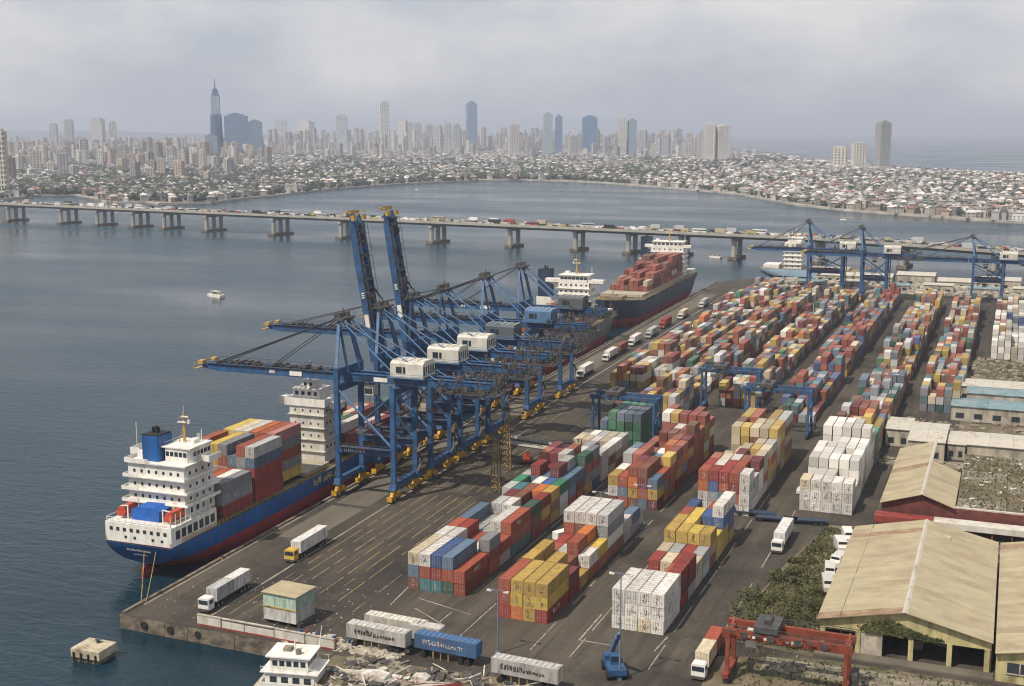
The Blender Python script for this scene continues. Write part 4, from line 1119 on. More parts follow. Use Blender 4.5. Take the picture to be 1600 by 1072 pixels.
deck_block("the grey ship's cargo", s2, 26, 29.2, [[2, 3, 3, 3, 2, 3, 3, 2]] + [[2, 2, 1, 2, 2, 2, 1, 2], [3, 3, 3, 2, 2, 2, 2, 3], [2, 2, 2, 3, 3, 2, 2, 2], [3, 3, 3, 3, 2, 3, 2, 2], [2, 3, 2, 2, 3, 3, 3, 2], [2, 2, 2, 1, 2, 2, 2, 2]], [['white', 'cream', 'dark red', 'rust red', 'white'], ['rust red', 'cream', 'white']], 8, 13.6)
deck_block("the navy ship's cargo", s3, 26, 29.2, [[5, 5, 5, 5, 5, 5, 4, 4], [5, 4, 5, 5, 4, 5, 5, 4], [4, 4, 5, 4, 4, 4, 4, 3], [3, 4, 4, 3, 3, 4, 3, 3], [3, 3, 2, 3, 3, 2, 2, 2], [2, 1, 2, 2, 1, 2, 1, 1]], [['dark red'] * 5 + ['rust red'] * 4 + ['cream', 'pink', 'brown', 'maroon']], 8, 14.1)
# ---- the nearest and largest as objects of their own, the rest one mass
def tint(c0, j, f=.05):
    g_ = (.24, .20, .16)
    f = f if max(c0) - min(c0) > .12 else .06
    return tuple(min(.85, (v * (1 - f) + g * f) * j) for v, g in zip(c0, g_))
def wpos(s):
    if s['frame'] is None: return Vector((s['x'], s['y'], s['z']))
    r = s['frame']
    return Vector(r.location) + Matrix.Rotation(r.rotation_euler.z, 3, 'Z') @ Vector((s['x'], s['y'], s['z']))
for s in slots:
    s['w'] = wpos(s)
    p = s['w'] + Vector((0, 5, 1.3))
    px, py = project(*p)
    s['in'] = -30 < px < 1630 and -20 < py < 1100
    s['d'] = (p - Vector((0, 0, CAMH))).length * (1.25 if not (s['top'] or s['front']) else 1.0) + (1500 if not s['in'] else 0)
named = [s for s in sorted(slots, key=lambda s: s['d']) if s['vis'] and s['block'] != 'far rows' and s['frame'] in (None, s1)]
named = [s for s in named if not (s['frame'] is s1 and 'fore' in s['block'])][:300]
for s in named: s['named'] = True
for s in named:
    bayname = 'front' if s['b'] == 0 else ORD[s['b']]
    if s['frame'] is None:
        lab = f"{s['col']} container, {TIER[s['t']]} tier, {ORD[s['c']]} column from the sea, {bayname} bay of {s['block']}"
        grp = 'containers stacked in ' + s['block']
        if s['block'] == 'the quayside block' : pass
    else:
        lab = f"{s['col']} container, {TIER[s['t']]} tier, {ORD[s['c']]} column from the sea side of {s['block']}"
        grp = 'containers on the blue ship'
    lab = lab.replace('column from the sea side of', 'from the sea in') if len(lab.split()) > 16 else lab
    if len(lab.split()) > 16: lab = lab.replace(' from the sea', '')
    if len(lab.split()) > 16: lab = lab.replace('of the ', 'of ')
    kk = 2 if s['tw'] else 1
    c0 = PAL[s['col']]
    j = R.uniform(.72, 1.1)
    c = tint(c0, j)
    rz = s['frame'].rotation_euler.z if s['frame'] else 0.0
    o = tag(link('shipping_container', CSH[kk], None, s['w'], rz, c), lab, 'container', grp)
    if s['top']:
        link('roof_panel', CRF[kk], o, color=c)
    if s['front']:
        for sd_ in (-1, 1): link('door', CDR[sd_], o, color=c)
    s['obj'] = o
# printed marks on container ends and sides (illegible codes in the photograph)
def marks(o, s, end=True, side=False, ink='ink', big=1.0):
    m = MB()
    if end:
        x = R.uniform(-.25, .25)
        zz = 2.2
        while zz > .7:
            for _ in range(R.choice((1, 2, 2, 3))):
                a = x + R.uniform(-.28, .28)
                m.beam((a, -.07, zz), (a + R.uniform(-.25, .25) * big, -.07, zz - R.uniform(.12, .34)), .02, .09)
            zz -= R.uniform(.28, .5)
        part('end_marking', M[ink], o, mb=m)
    if side:
        m = MB()
        y = R.uniform(3.0, 5.0)
        for k in range(R.choice((3, 4, 5))):
            for _ in range(3):
                a = y + R.uniform(0, .5)
                z0 = .8 + R.uniform(0, .6)
                m.beam((CW / 2 + .012, a, z0), (CW / 2 + .012, a + R.uniform(-.2, .3), z0 + R.uniform(.4, .9)), .02, .13)
            y += .85
        part('side_marking', M[ink], o, mb=m)
for s in named:
    lt_ = s['col'] in ('white', 'cream', 'pale grey', 'yellow', 'ochre')
    if s['front'] and R.random() < (.9 if lt_ else .2): marks(s['obj'], s, True, False, 'ink' if lt_ else 'whiteink')
    if s['right'] and not s['tw'] and R.random() < .22 : marks(s['obj'], s, False, True, 'ink' if lt_ else 'whiteink')
rest = MB()
for s in slots:
    if s.get('named'): continue
    c0 = PAL[s['col']]
    j = R.uniform(.6, 1.15)
    rest.col = tint(c0, j * .95, .26)
    T = Matrix.Translation(s['w'])
    if s['frame']: T = T @ Matrix.Rotation(s['frame'].rotation_euler.z, 4, 'Z')
    rest.T = T
    e_ = R.uniform(.03, .12)
    rest.box(-CW / 2 + e_, e_, 0.04, CW / 2 - e_, s['len'] - e_, CH - .02)
tag(part('container_mass', M['ctint'], None, mb=rest), 'hundreds of stacked shipping containers filling the yard and the ship decks farther back', kind='stuff')
# ---------------------------------------------------------------- warehouses on the right
def sheet_roof(parent, x0, z0, x1, z1, y0, y1, step, mat, name='roof_sheet', th=.12):
    """one roof slope laid as separate sheets running from eave to ridge"""
    y = y0
    k = 0
    while y < y1 - .2:
        e = min(y + step, y1)
        d = .02 * (k % 2) + R.uniform(0, .02)
        m = MB()
        m._add([(x0, y, z0 + d), (x1, y, z1 + d), (x1, e + .12, z1 + d), (x0, e + .12, z0 + d), (x0, y, z0 + d + th), (x1, y, z1 + d + th), (x1, e + .12, z1 + d + th), (x0, e + .12, z0 + d + th)],
               [(0, 3, 2, 1), (4, 5, 6, 7), (0, 1, 5, 4), (1, 2, 6, 5), (2, 3, 7, 6), (3, 0, 4, 7)] if x1 > x0 else [(0, 1, 2, 3), (7, 6, 5, 4), (4, 5, 1, 0), (5, 6, 2, 1), (6, 7, 3, 2), (7, 4, 0, 3)])
        part(name, M['rustsheet'] if R.random() < .07 else mat, parent, mb=m)
        y = e
        k += 1
wx0, wx1, wr, wy0, wy1 = -27.8, 1.0, -13.4, 218.0, 274.0
wh1 = thing('warehouse', 'cream gabled warehouse with open front bays, nearest on the right', 'warehouse')
rf = link('roof', None, wh1)
sheet_roof(rf, wx0 - .6, 5.9, wr, 9.2, wy0 - 1, wy1, 3.0, M['roof'])
sheet_roof(rf, wx1 + .2, 5.9, wr, 9.2, wy0 - 1, wy1, 3.0, M['roof'])
part('ridge_cap', M['roofwhite'], wh1, [('prism', [(wr - .5, 9.2), (wr, 9.48), (wr + .5, 9.2), (wr, 9.36)], 'y', wy0 - 1.05, wy1)])
part('gutter', M['darksteel'], wh1, [('beam', (-24.3, wy0 - .9, 6.82), (-24.3, wy1, 6.82), .28, .22)])
part('ridge_vent', M['roofwhite'], wh1, [('box', -9.2, wy1 - 9, 8.1, -8.2, wy1 - 8, 8.75)])
part('gable_wall', M['cream'], wh1, [('prism', [(wx0, 4.3), (wx1, 4.3), (wx1, 5.9), (wr, 9.1), (wx0, 5.9)], 'y', wy0, wy0 + .3)])
part('rear_wall', M['cream'], wh1, [('prism', [(wx0, 0), (wx1, 0), (wx1, 5.9), (wr, 9.1), (wx0, 5.9)], 'y', wy1 - .4, wy1 - .1)])
part('side_wall', M['cream'], wh1, [('box', wx0, wy0 + .32, 0, wx0 + .3, wy1 - .42, 5.8)])
part('side_wall', M['cream'], wh1, [('box', wx1 - .3, wy0 + .32, 0, wx1, wy1 - .42, 5.8)])
for x in (wx0 + .02, -21.6, -12.6, -6.2, wx1 - 1.1):
    part('column', M['cream'], wh1, [('box', x, wy0 - .12, 0, x + .85, wy0 + .72, 4.28)])
part('infill_wall', M['wall'], wh1, [('box', -20.7, wy0 + .1, 0, -17.0, wy0 + .35, 4.28)])
part('threshold', M['apron'], wh1, [('box', wx0 - .5, wy0 - 3.0, .01, wx1 + .5, wy0 - .15, .35)])
for k in range(6):
    part('pallet_stack', M['rubble'], wh1, [('box', -25 + k * 4.2, wy0 + 6 + (k % 3) * 3, 0, -23 + k * 4.2, wy0 + 8 + (k % 3) * 3, 1.2 + .4 * (k % 2))])
vine = MB()
for _ in range(3200):
    u = R.random()
    x = -19.4 + u * 11.0 + R.gauss(0, .7)
    z = 4.6 + R.random() * max(.3, (2.6 - abs(x + 16) * .33)) + R.gauss(0, .12)
    y = wy0 - .03 - R.random() * .35
    s_ = R.uniform(.08, .2)
    a = Vector((R.gauss(0, 1), R.gauss(0, .5), R.gauss(0, 1))).normalized() * s_
    b = a.cross(Vector((0, 1, .3))).normalized() * s_
    vine.poly([(x - a.x - b.x, y - a.y - b.y, z - a.z - b.z), (x + a.x - b.x, y + a.y - b.y, z + a.z - b.z), (x + a.x + b.x, y + a.y + b.y, z + a.z + b.z), (x - a.x + b.x, y - a.y + b.y, z - a.z + b.z)])
vn = thing('climbing_plant', 'dark green creeper growing over the cream warehouse gable', 'plant', (0, 0, 0))
tag(part('foliage', M['leaf'], vn, mb=vine), kind='stuff')
vm = MB()
for k in range(9):
    vm.cyl((-18 + k * 1.0, wy0 - .06, 4.3), (-18 + k * .9 + R.uniform(-.6, .6), wy0 - .06, 6.0 + R.uniform(-.3, .5)), .04, .02, 5)
part('stem', M['bark'], vn, mb=vm)
# neighbouring warehouse at the right edge
wh2 = thing('warehouse', 'second warehouse with plain sheet roof at the right edge', 'warehouse')
rf = link('roof', None, wh2)
sheet_roof(rf, 1.6, 5.2, 18, 8.4, 214.5, 276, 3.0, M['roof'])
sheet_roof(rf, 34.4, 5.2, 18, 8.4, 214.5, 276, 3.0, M['roof'])
part('front_wall', M['cream'], wh2, [('prism', [(1.8, 0), (34, 0), (34, 5.1), (18, 8.2), (1.8, 5.1)], 'y', 215.5, 215.9)])
part('side_wall', M['cream'], wh2, [('box', 1.8, 215.92, 0, 2.1, 275, 5.1)])
for k in range(4):
    wn_ = part('window', M['glass'], wh2, [('box', 3.6 + k * 6.5, 215.4, 1.8, 7.6 + k * 6.5, 215.49, 3.6)])
    part('window_frame', M['wall'], wn_, [('box', 3.4 + k * 6.5, 215.3, 1.6, 7.8 + k * 6.5, 215.42, 1.78), ('box', 5.5 + k * 6.5, 215.3, 1.8, 5.7 + k * 6.5, 215.39, 3.6)])
# red and white fronted sheds behind
sh = thing('shed', 'gabled shed with red and white front band behind the cream warehouse', 'shed')
rf = link('roof', None, sh)
sheet_roof(rf, -25.4, 5.2, -16.0, 8.2, 297, 352, 4.5, M['roof'])
sheet_roof(rf, -8.6, 5.6, -16.0, 8.2, 297, 330, 4.5, M['roof'])
part('ridge_cap', M['roofwhite'], sh, [('prism', [(-16.4, 8.28), (-16, 8.5), (-15.6, 8.28)], 'y', 297, 352)])
part('front_wall', M['maroonwall'], sh, [('prism', [(-25, 0), (30, 0), (30, 5.3), (-9, 5.4), (-16, 8.0), (-25, 5.1)], 'y', 298, 298.4)])
part('fascia', M['redpaint'], sh, [('box', -26.2, 293.0, 3.0, -13.0, 297.0, 3.3), ('box', -26.2, 292.9, 1.7, -13.0, 293.0, 3.3)])
part('fascia', M['dirtywhite'], sh, [('box', -12.96, 293.0, 3.0, 32, 297.0, 3.3), ('box', -12.96, 292.9, 1.9, 32, 293.0, 3.3)])
for k in range(14):
    part('post', M['redpaint'], sh, [('box', -25.5 + k * 4.2, 293.2, 0, -25.2 + k * 4.2, 293.5, 2.98)])
    part('window', M['glass'], sh, [('box', -23.8 + k * 4.0, 297.9, 1.0, -21.6 + k * 4.0, 297.99, 2.6)])
part('side_wall', M['wall'], sh, [('box', -25.0, 298.42, 0, -24.7, 351, 5.0)])
fl = thing('flat_shed', 'ruined flat roofed shed overgrown with weeds and debris', 'shed')
for k in range(6):
    for j in range(4):
        part('roof_slab', M['soil'] if (k + j) % 3 else M['rubble'], fl, [('box', -8.4 + j * 11, 300 + k * 9, 4.6 + R.uniform(-.25, .1), -8.4 + j * 11 + 10.9, 300 + k * 9 + 8.9, 5.0 + R.uniform(-.1, .15))])
part('wall', M['wall'], fl, [('box', -8.3, 299.2, 0, 36, 299.6, 4.5), ('box', -8.3, 353.5, 0, 36, 353.9, 4.5), ('box', -8.3, 299.7, 0, -8.0, 353.4, 4.5)])
part('parapet', M['dirtywhite'], fl, [('box', -8.6, 298.4, 5.2, 36, 299.1, 5.7)])
def low_building(name, label, x0, x1, y0, y1, h, rmat, wmat='wall', pitch=.5, step=5.0, cat='building'):
    b = thing(name, label, cat, ((x0 + x1) / 2, (y0 + y1) / 2, 0))
    hx, hy = (x1 - x0) / 2, (y1 - y0) / 2
    part('wall', M[wmat], b, [('box', -hx, -hy, 0, hx, hy, h)])
    n = max(1, int((x1 - x0) / step))
    for k in range(n):
        for s_ in (-1, 1):
            m = MB()
            a, c = -hx - .3 + (2 * hx + .6) * k / n, -hx - .3 + (2 * hx + .6) * (k + 1) / n - .04
            d = R.uniform(0, .06)
            m._add([(a, s_ * (hy + .4), h + .05 + d), (c, s_ * (hy + .4), h + .05 + d), (c, 0, h + .06 + pitch + d), (a, 0, h + .06 + pitch + d), (a, s_ * (hy + .4), h + .2 + d), (c, s_ * (hy + .4), h + .2 + d), (c, 0, h + .2 + pitch + d), (a, 0, h + .2 + pitch + d)],
                   [(0, 3, 2, 1), (4, 5, 6, 7), (0, 1, 5, 4), (1, 2, 6, 5), (2, 3, 7, 6), (3, 0, 4, 7)])
            part('roof_sheet', M[rmat], b, mb=m)
    for k in range(max(2, int((x1 - x0) / 5))):
        w_ = (x1 - x0) / max(2, int((x1 - x0) / 5))
        part('opening', M['glass'], b, [('box', -hx + w_ * (k + .25), -hy - .06, .9, -hx + w_ * (k + .7), -hy - .005, min(h - .5, 2.6))])
    return b
low_building('shed', 'small white roofed shed at the end of the ochre container row', -31.5, -24.5, 376, 392, 5.0, 'roofwhite', step=3.5, cat='shed')
low_building('shed', 'white flat roofed shed between two smaller white roofs', -24.0, -14.2, 362, 386, 5.4, 'roofwhite', step=3.3, cat='shed')
low_building('shed', 'little white roof beside the weedy ruined shed', -13.6, -8.8, 366, 382, 4.4, 'roofwhite', step=2.4, cat='shed')
low_building('shed', 'long white sheet roofed shed reaching the right edge', -8.2, 40, 362, 378, 5.6, 'roofwhite', step=6, cat='shed')
low_building('office_block', 'grey blue roofed building beside the far container row', -15.0, 24, 418, 432, 4.6, 'roofblue', cat='building')
low_building('office_block', 'turquoise fronted low block with white roof edge', -11.0, 24, 434, 446, 6.0, 'roofblue', cat='building')
low_building('office_block', 'pale roofed block at the back of the low blue buildings', -14.5, 20, 450, 464, 5.2, 'roofwhite', cat='building')
x = -140.0
fw = ['long white shed at the far yard end near the pale blue ship', 'far white shed left of the middle distant crane', 'far white shed behind the middle distant crane', 'far white shed right of the middle distant crane', 'far white shed left of the rightmost distant crane', 'far white shed behind the rightmost distant crane', 'far white shed at the right edge of the yard end']
for k, lb in enumerate(fw):
    low_building('shed', lb, -112 + k * 24, -90 + k * 24, 786 - (k % 2) * 8, 806 - (k % 2) * 6, 4.0 + (k % 3), 'roofwhite', cat='shed', step=6, pitch=1.2)
    low_building('shed', lb.replace('shed', 'store').replace('long white', 'low grey').replace('far white', 'low grey'), -118 + k * 24, -102 + k * 24, 752, 764, 3.6 + (k % 2), 'roofwhite' if k % 2 else 'roofblue', cat='shed', step=6)
# soil and weeds patches
def patch(label, pts, mat='soil', z=.004):
    m = MB()
    m.poly([(x, y, z) for x, y in pts])
    tag(part('soil_patch', M[mat], None, mb=m), label, kind='structure')
patch('weedy soil strip left of the cream warehouse', [(-45.5, 216), (-28.4, 214), (-28.6, 292), (-36, 292), (-41, 262)])
patch('bare dusty ground in front of the cream warehouse', [(-44, 176), (60, 176), (60, 213), (-28, 213.5), (-44, 208)], 'soil', .006)
patch('cracked concrete strip before the warehouse threshold', [(-36, 205), (50, 208), (50, 214), (-36, 211)], 'rubble', .010)
patch('weedy soil behind the low blue buildings', [(-13, 470), (60, 470), (60, 536), (-13, 536)])
patch('weedy soil beside the white sheds', [(-12, 388), (60, 388), (60, 416), (-12, 416)])
patch('rubble strewn bank at the near water edge', [(-107.6, 183), (-62, 186.5), (-30, 178), (40, 170), (40, 125), (-60, 125), (-104, 150)], 'soil', .004)
# shrubs
def shrub(label, x, y, r, h, n, grp):
    s_ = thing('leafy_shrub', label, 'shrub', (x, y, 0), R.uniform(0, 6), grp)
    m = MB()
    cl_ = [(R.gauss(0, r * .45), R.gauss(0, r * .45), h * R.uniform(.35, .85), r * R.uniform(.28, .5)) for _ in range(9)]
    for _ in range(n):
        c = R.choice(cl_)
        d = Vector((R.gauss(0, 1), R.gauss(0, 1), R.gauss(0, 1))).normalized() * (c[3] * R.random() ** .4)
        p = Vector((c[0], c[1], c[2])) + d
        p.z = max(.08, p.z)
        q = R.uniform(.10, .26)
        a = Vector((R.gauss(0, 1), R.gauss(0, 1), R.gauss(0, .7))).normalized() * q
        b = a.cross(Vector((R.gauss(0, 1), R.gauss(0, 1), 1.2))).normalized() * q * .6
        m.poly([tuple(p - a), tuple(p + b), tuple(p + a), tuple(p - b)])
    part('foliage', M['leaf'], s_, mb=m)
    m = MB()
    for c in cl_[:6]:
        m.cyl((0, 0, 0), (c[0], c[1], c[2]), .07, .02, 5)
    part('stem', M['bark'], s_, mb=m)
SH = 'shrubs in the weedy strip beside the warehouse'
k = 0
for yy in range(12):
    for xx in range(4):
        X = -43.0 + xx * 3.6 + R.uniform(-1.6, 1.6) + max(0, (yy - 5) * .6)
        Y = 216.5 + yy * 4.6 + R.uniform(-1.5, 1.5)
        if X > -29.5: X = -30 - R.uniform(0, 1)
        if R.random() < (.6 if yy > 6 else .15): continue
        sz = R.uniform(1.3, 2.5) * (1.35 if yy < 5 else .9)
        shrub(f"dark green leafy shrub, {('lane side', 'middle', 'middle', 'warehouse side')[xx]} of row {ORD[yy]} in the overgrown strip", X, Y, sz, sz * 1.1, 640, SH)
        k += 1
for X, Y in ((-35, 352), (-27, 394), (-30, 358), (-12, 392), (-4, 398), (6, 395), (-2, 478), (6, 500), (2, 520)):
    shrub('small scrubby bush among the sheds and low roofs on the right', X, Y, 1.3, 1.5, 220, 'bushes among the sheds')
gm = MB()
for _ in range(22000):
    a = R.random()
    if a < .55: X, Y = R.uniform(-45, -28.6), R.uniform(216, 290)
    elif a < .7: X, Y = R.uniform(-13, 30), R.uniform(470, 535)
    elif a < .85: X, Y = R.uniform(-8, 30), R.uniform(301, 352)
    else: X, Y = R.uniform(-40, 20), R.uniform(180, 213)
    if a < .55 and X < -45.5 + (Y - 216) * .12: continue
    z = 5.1 if .7 <= a < .85 else .02
    s_ = R.uniform(.12, .35)
    d = R.uniform(0, 6.28)
    gm.poly([(X - math.cos(d) * s_, Y - math.sin(d) * s_, z), (X + math.cos(d) * s_, Y + math.sin(d) * s_, z), (X + R.gauss(0, .15), Y + R.gauss(0, .15), z + R.uniform(.15, .6))])
tag(part('weeds', M['leaf'], None, mb=gm), 'patchy weeds growing over soil and ruined roofs', 'weeds', kind='stuff')
# rubble and scrap
M['palewreck'] = pmat('flaking_white_wreckage', (0.50, 0.47, 0.42), 0.8, 0.3, 0.8, (0.16, 0.10, 0.06), 0.8, 0.7)
def scrap(label, n, region, mat, smin=.15, smax=.9, z=0.0, flat=.5):
    m = MB()
    for _ in range(n):
        X, Y = region()
        a, b, c = R.uniform(smin, smax), R.uniform(smin, smax), R.uniform(smin, smax) * flat
        m.T = Matrix.Translation((X, Y, z)) @ Matrix.Rotation(R.uniform(0, 6.28), 4, 'Z') @ Matrix.Rotation(R.uniform(-.3, .3), 4, 'X')
        m.box(-a, -b, -.05, a, b, c)
    m.T = None
    tag(part('scrap_heap', M[mat], None, mb=m), label, 'scrap', kind='stuff')
scrap('pale broken scrap along the near quay wall', 220, lambda: (R.uniform(-120, -96), R.gauss(187, 1.1)), 'palerubble', .1, .8)
scrap('pale scrap and broken plates on the near bank', 80, lambda: (R.uniform(-104, -60), 164 + R.random() * 17), 'palewreck', .2, 1.3, flat=.3)
scrap('rusty scrap iron on the near bank', 260, lambda: (R.uniform(-104, -50), R.uniform(164, 184)), 'darksteel', .15, 1.0, flat=.7)
bm_ = MB()
for _ in range(90):
    X, Y, a_ = R.uniform(-104, -62), R.uniform(165, 184), R.uniform(0, 3.14)
    l_ = R.uniform(1, 4.5)
    bm_.beam((X, Y, R.uniform(.1, .9)), (X + math.cos(a_) * l_, Y + math.sin(a_) * l_ * .6, R.uniform(.1, 1.6)), R.uniform(.08, .22))
tag(part('scrap_beams', M['palewreck'], None, mb=bm_), 'tangle of pale broken beams on the near bank', 'scrap', kind='stuff')
scrap('grey rubble on the near bank', 900, lambda: (R.uniform(-104, 10), R.uniform(164, 184)), 'rubble', .15, .9)
scrap('rubble and debris on the ruined shed roof', 130, lambda: (R.uniform(-8, 34), R.uniform(301, 352)), 'palewreck', .15, .8, z=5.0, flat=.3)
scrap('debris beside the white roofed sheds', 300, lambda: (R.uniform(-34, 20), R.uniform(354, 361)), 'palerubble', .2, 1.0, flat=.4)
scrap('odds and ends lying about the quay', 110, lambda: (R.uniform(-152, -112), R.uniform(188, 214)), 'palerubble', .05, .2)
scrap('litter scattered on the yard asphalt', 200, lambda: (R.choice((-93, -72, -50, -47, -94, -71)) + R.gauss(0, 2.5), R.uniform(196, 300)), 'rubble', .03, .12)
scrap('dark debris and junk around the white roofed sheds', 900, lambda: (R.uniform(-34, 40), R.choice((R.uniform(354, 361), R.uniform(379, 417), R.uniform(276, 292)))), 'rubble', .2, 1.3, flat=.5)
scrap('junk strewn on the weedy plot at the right edge', 700, lambda: (R.uniform(-13, 40), R.uniform(466, 538)), 'rubble', .2, 1.6, flat=.6)
scrap('clutter between the far sheds', 900, lambda: (R.uniform(-140, 40), R.uniform(742, 784)), 'palerubble', .5, 2.6, flat=.9)
# near quay parapet in separate wall lengths
for k, (a, b) in enumerate((((-138.5, 185.6), (-133.2, 185.5)), ((-132.9, 185.5), (-128.0, 185.4)), ((-127.8, 185.4), (-121.5, 185.3)), ((-121.2, 185.2), (-114.8, 185.0)), ((-114.5, 185.0), (-108.6, 184.8)))):
    w_ = thing('quay_parapet', f'{ORD[k]} length of low white wall from the quay corner', 'wall', (a[0], a[1], 0), math.atan2(b[1] - a[1], b[0] - a[0]), 'low white walls on the near quay edge')
    ln = math.dist(a, b)
    part('wall_panel', M['dirtywhite'], w_, [('box', 0, -.2, .005, ln, .2, 1.7 + R.uniform(-.3, .3))])
    part('coping', M['palerubble'], w_, [('box', -.05, -.28, 2.02, ln + .05, .28, 2.16)])
    part('plinth', M['redpaint'], w_, [('box', 0, -.3, .005, ln, -.21, .35)])

for k, (X, Y, w_, d_, h, lab) in enumerate(((-96, 176.5, 5.0, 2.6, 1.5, 'low white sheet cover on the near bank below the blue trailer'), (-88.5, 179.0, 3.2, 2.0, 1.2, 'small white cover right of the larger one on the near bank'), (-69.0, 176.0, 6.0, 3.0, 1.8, 'white sheet cover at the bottom edge right of the grey trailer'), (-55.0, 181.0, 4.2, 2.2, 1.1, 'pale sheet cover at the bottom edge near the blue machine'))):
    j_ = thing('jetty_cover', lab, 'cover', (X, Y, 0), R.uniform(-.3, .2), 'pale covers on the near bank')
    part('sheet', M['palewreck'], j_, [('prism', [(-w_ / 2, .25), (w_ / 2, .25), (w_ / 2 * .9, h * .7), (w_ * .1, h), (-w_ / 2 * .85, h * .8)], 'y', -d_ / 2, d_ / 2)])
    part('frame', M['darksteel'], j_, [('beam', (-w_ / 2 - .3, s_ * (d_ / 2 + .1), .12), (w_ / 2 + .3, s_ * (d_ / 2 + .1), .12), .2) for s_ in (-1, 1)])
# ---------------------------------------------------------------- lorries, loose containers, boats
def free_container(parent, x, y, z, color, ln=1, along='y', doors=True, name='container'):
    o = link(name, CSH[ln], parent, (x, y, z), 0 if along == 'y' else -math.pi / 2, color)
    if along == 'x': o.rotation_euler = (0, 0, -math.pi / 2)
    link('roof_panel', CRF[ln], o, color=color)
    if doors:
        for s_ in (-1, 1): link('door', CDR[s_], o, color=color)
    return o
def lorry(label, x, y, rz, cab, load, boxes=(1,), group='lorries in the yard'):
    """cab at -y local end, trailer behind"""
    t = thing('lorry', label, 'lorry', (x, y, 0), rz, group)
    c = part('cab', M['vehicle'], t, [('prism', [(-1.2, .6), (1.2, .6), (1.2, 2.75), (.95, 2.95), (-.95, 2.95), (-1.2, 2.75)], 'y', 0, 2.0)], color=cab)
    part('windscreen', M['glass'], c, [('box', -1.05, -.04, 1.7, 1.05, -.005, 2.55)])
    for s_ in (-1, 1):
        part('side_window', M['glass'], c, [('box', min(s_ * 1.2, s_ * 1.225), .4, 1.75, max(s_ * 1.2, s_ * 1.225), 1.5, 2.5)])
        part('headlight', M['whiteink'], c, [('box', s_ * .85 - .2, -.05, .85, s_ * .85 + .2, -.005, 1.1)])
    part('bumper', M['darksteel'], c, [('box', -1.2, -.25, .4, 1.2, -.06, .85)])
    part('chassis', M['darksteel'], t, [('box', -.5, .3, .85, .5, 15.2, 1.2), ('box', -1.2, 2.6, 1.22, 1.2, 15.3, 1.38)])
    for yy in (1.0, 3.4, 4.7, 11.6, 12.9, 14.2):
        for s_ in (-1, 1):
            w_ = part('wheel', M['rubber'], t, [('cyl', (s_ * .75, yy, .5), (s_ * 1.15, yy, .5), .5, .5, 12)])
            part('rim', M['rod'], w_, [('cyl', (s_ * 1.12, yy, .5), (s_ * 1.17, yy, .5), .25, .25, 8)])
    yy = 2.9
    for ln, col in zip(boxes, load):
        free_container(t, 0, yy, 1.4, col, ln)
        yy += 6.15 if ln == 2 else 12.3
    return t
WHT, GRY = (.64, .63, .6), (.40, .42, .42)
def at(px, py, z=0): return ground(px, py, z)
x, y = at(318, 958)
lorry('white cab lorry with two grey containers near the quay corner', x, y, math.radians(1.3), WHT, [GRY, WHT], (2, 2))
x, y = at(452, 880)
t_ = lorry('yellow cab lorry carrying a white container on the quay lanes', x, y, math.radians(1.3), (.50, .33, .05), [WHT], (1,))
x, y = at(1213, 866)
lorry('white lorry driving between the white stack and the weedy strip', x, y, 0, WHT, [WHT], (1,))
x, y = at(1090, 1064)
lorry('white cab lorry with red container beside the rust red gantry', x, y, 0, WHT, [PAL['cream'], PAL['rust red']], (2, 2))
for k, (px, py, lab, c, ld) in enumerate([(945, 566, 'lorry with pale load, first in the queue on the far quay road', WHT, [WHT]), (962, 556, 'lorry with brown load, second in the queue on the far quay road', (.2, .1, .06), [PAL['brown']]), (985, 542, 'white lorry, third in the queue on the far quay road', WHT, [WHT]), (1012, 530, 'grey lorry, fourth in the queue on the far quay road', GRY, [GRY]), (1034, 514, 'red lorry, fifth in the queue on the far quay road', (.35, .05, .04), [PAL['dark red']]), (1062, 500, 'white lorry, sixth in the queue on the far quay road', WHT, [PAL['cream']]), (1095, 482, 'last lorry of the queue on the far quay road', WHT, [GRY]), (905, 592, 'white lorry beside the farthest quay crane leg', WHT, [WHT])]):
    x, y = at(px, py)
    lorry(lab, x, y, math.radians(1.3), c, ld, (1,))
x, y = at(1548, 590)
# small orange yard tractor
x, y = at(823, 722)
tr = thing('yard_tractor', 'small orange yard tractor on the quay lanes', 'tractor', (x, y, 0), .3)
part('body', M['orange'], tr, [('prism', [(-2.6, .7), (2.4, .7), (2.4, 1.5), (.6, 1.6), (-2.6, 1.4)], 'x', -1.1, 1.1)])
part('cab', M['orange'], tr, [('prism', [(-1.6, 1.5), (.4, 1.62), (.2, 2.9), (-1.4, 2.9)], 'x', -.9, .9)])
part('window', M['glass'], tr, [('box', -.92, -1.1, 1.9, .92, 0, 2.6)])
for yy in (-1.7, 1.5):
    for s_ in (-1, 1):
        part('wheel', M['rubber'], tr, [('cyl', (s_ * .7, yy, .55), (s_ * 1.1, yy, .55), .55, .55, 12)])
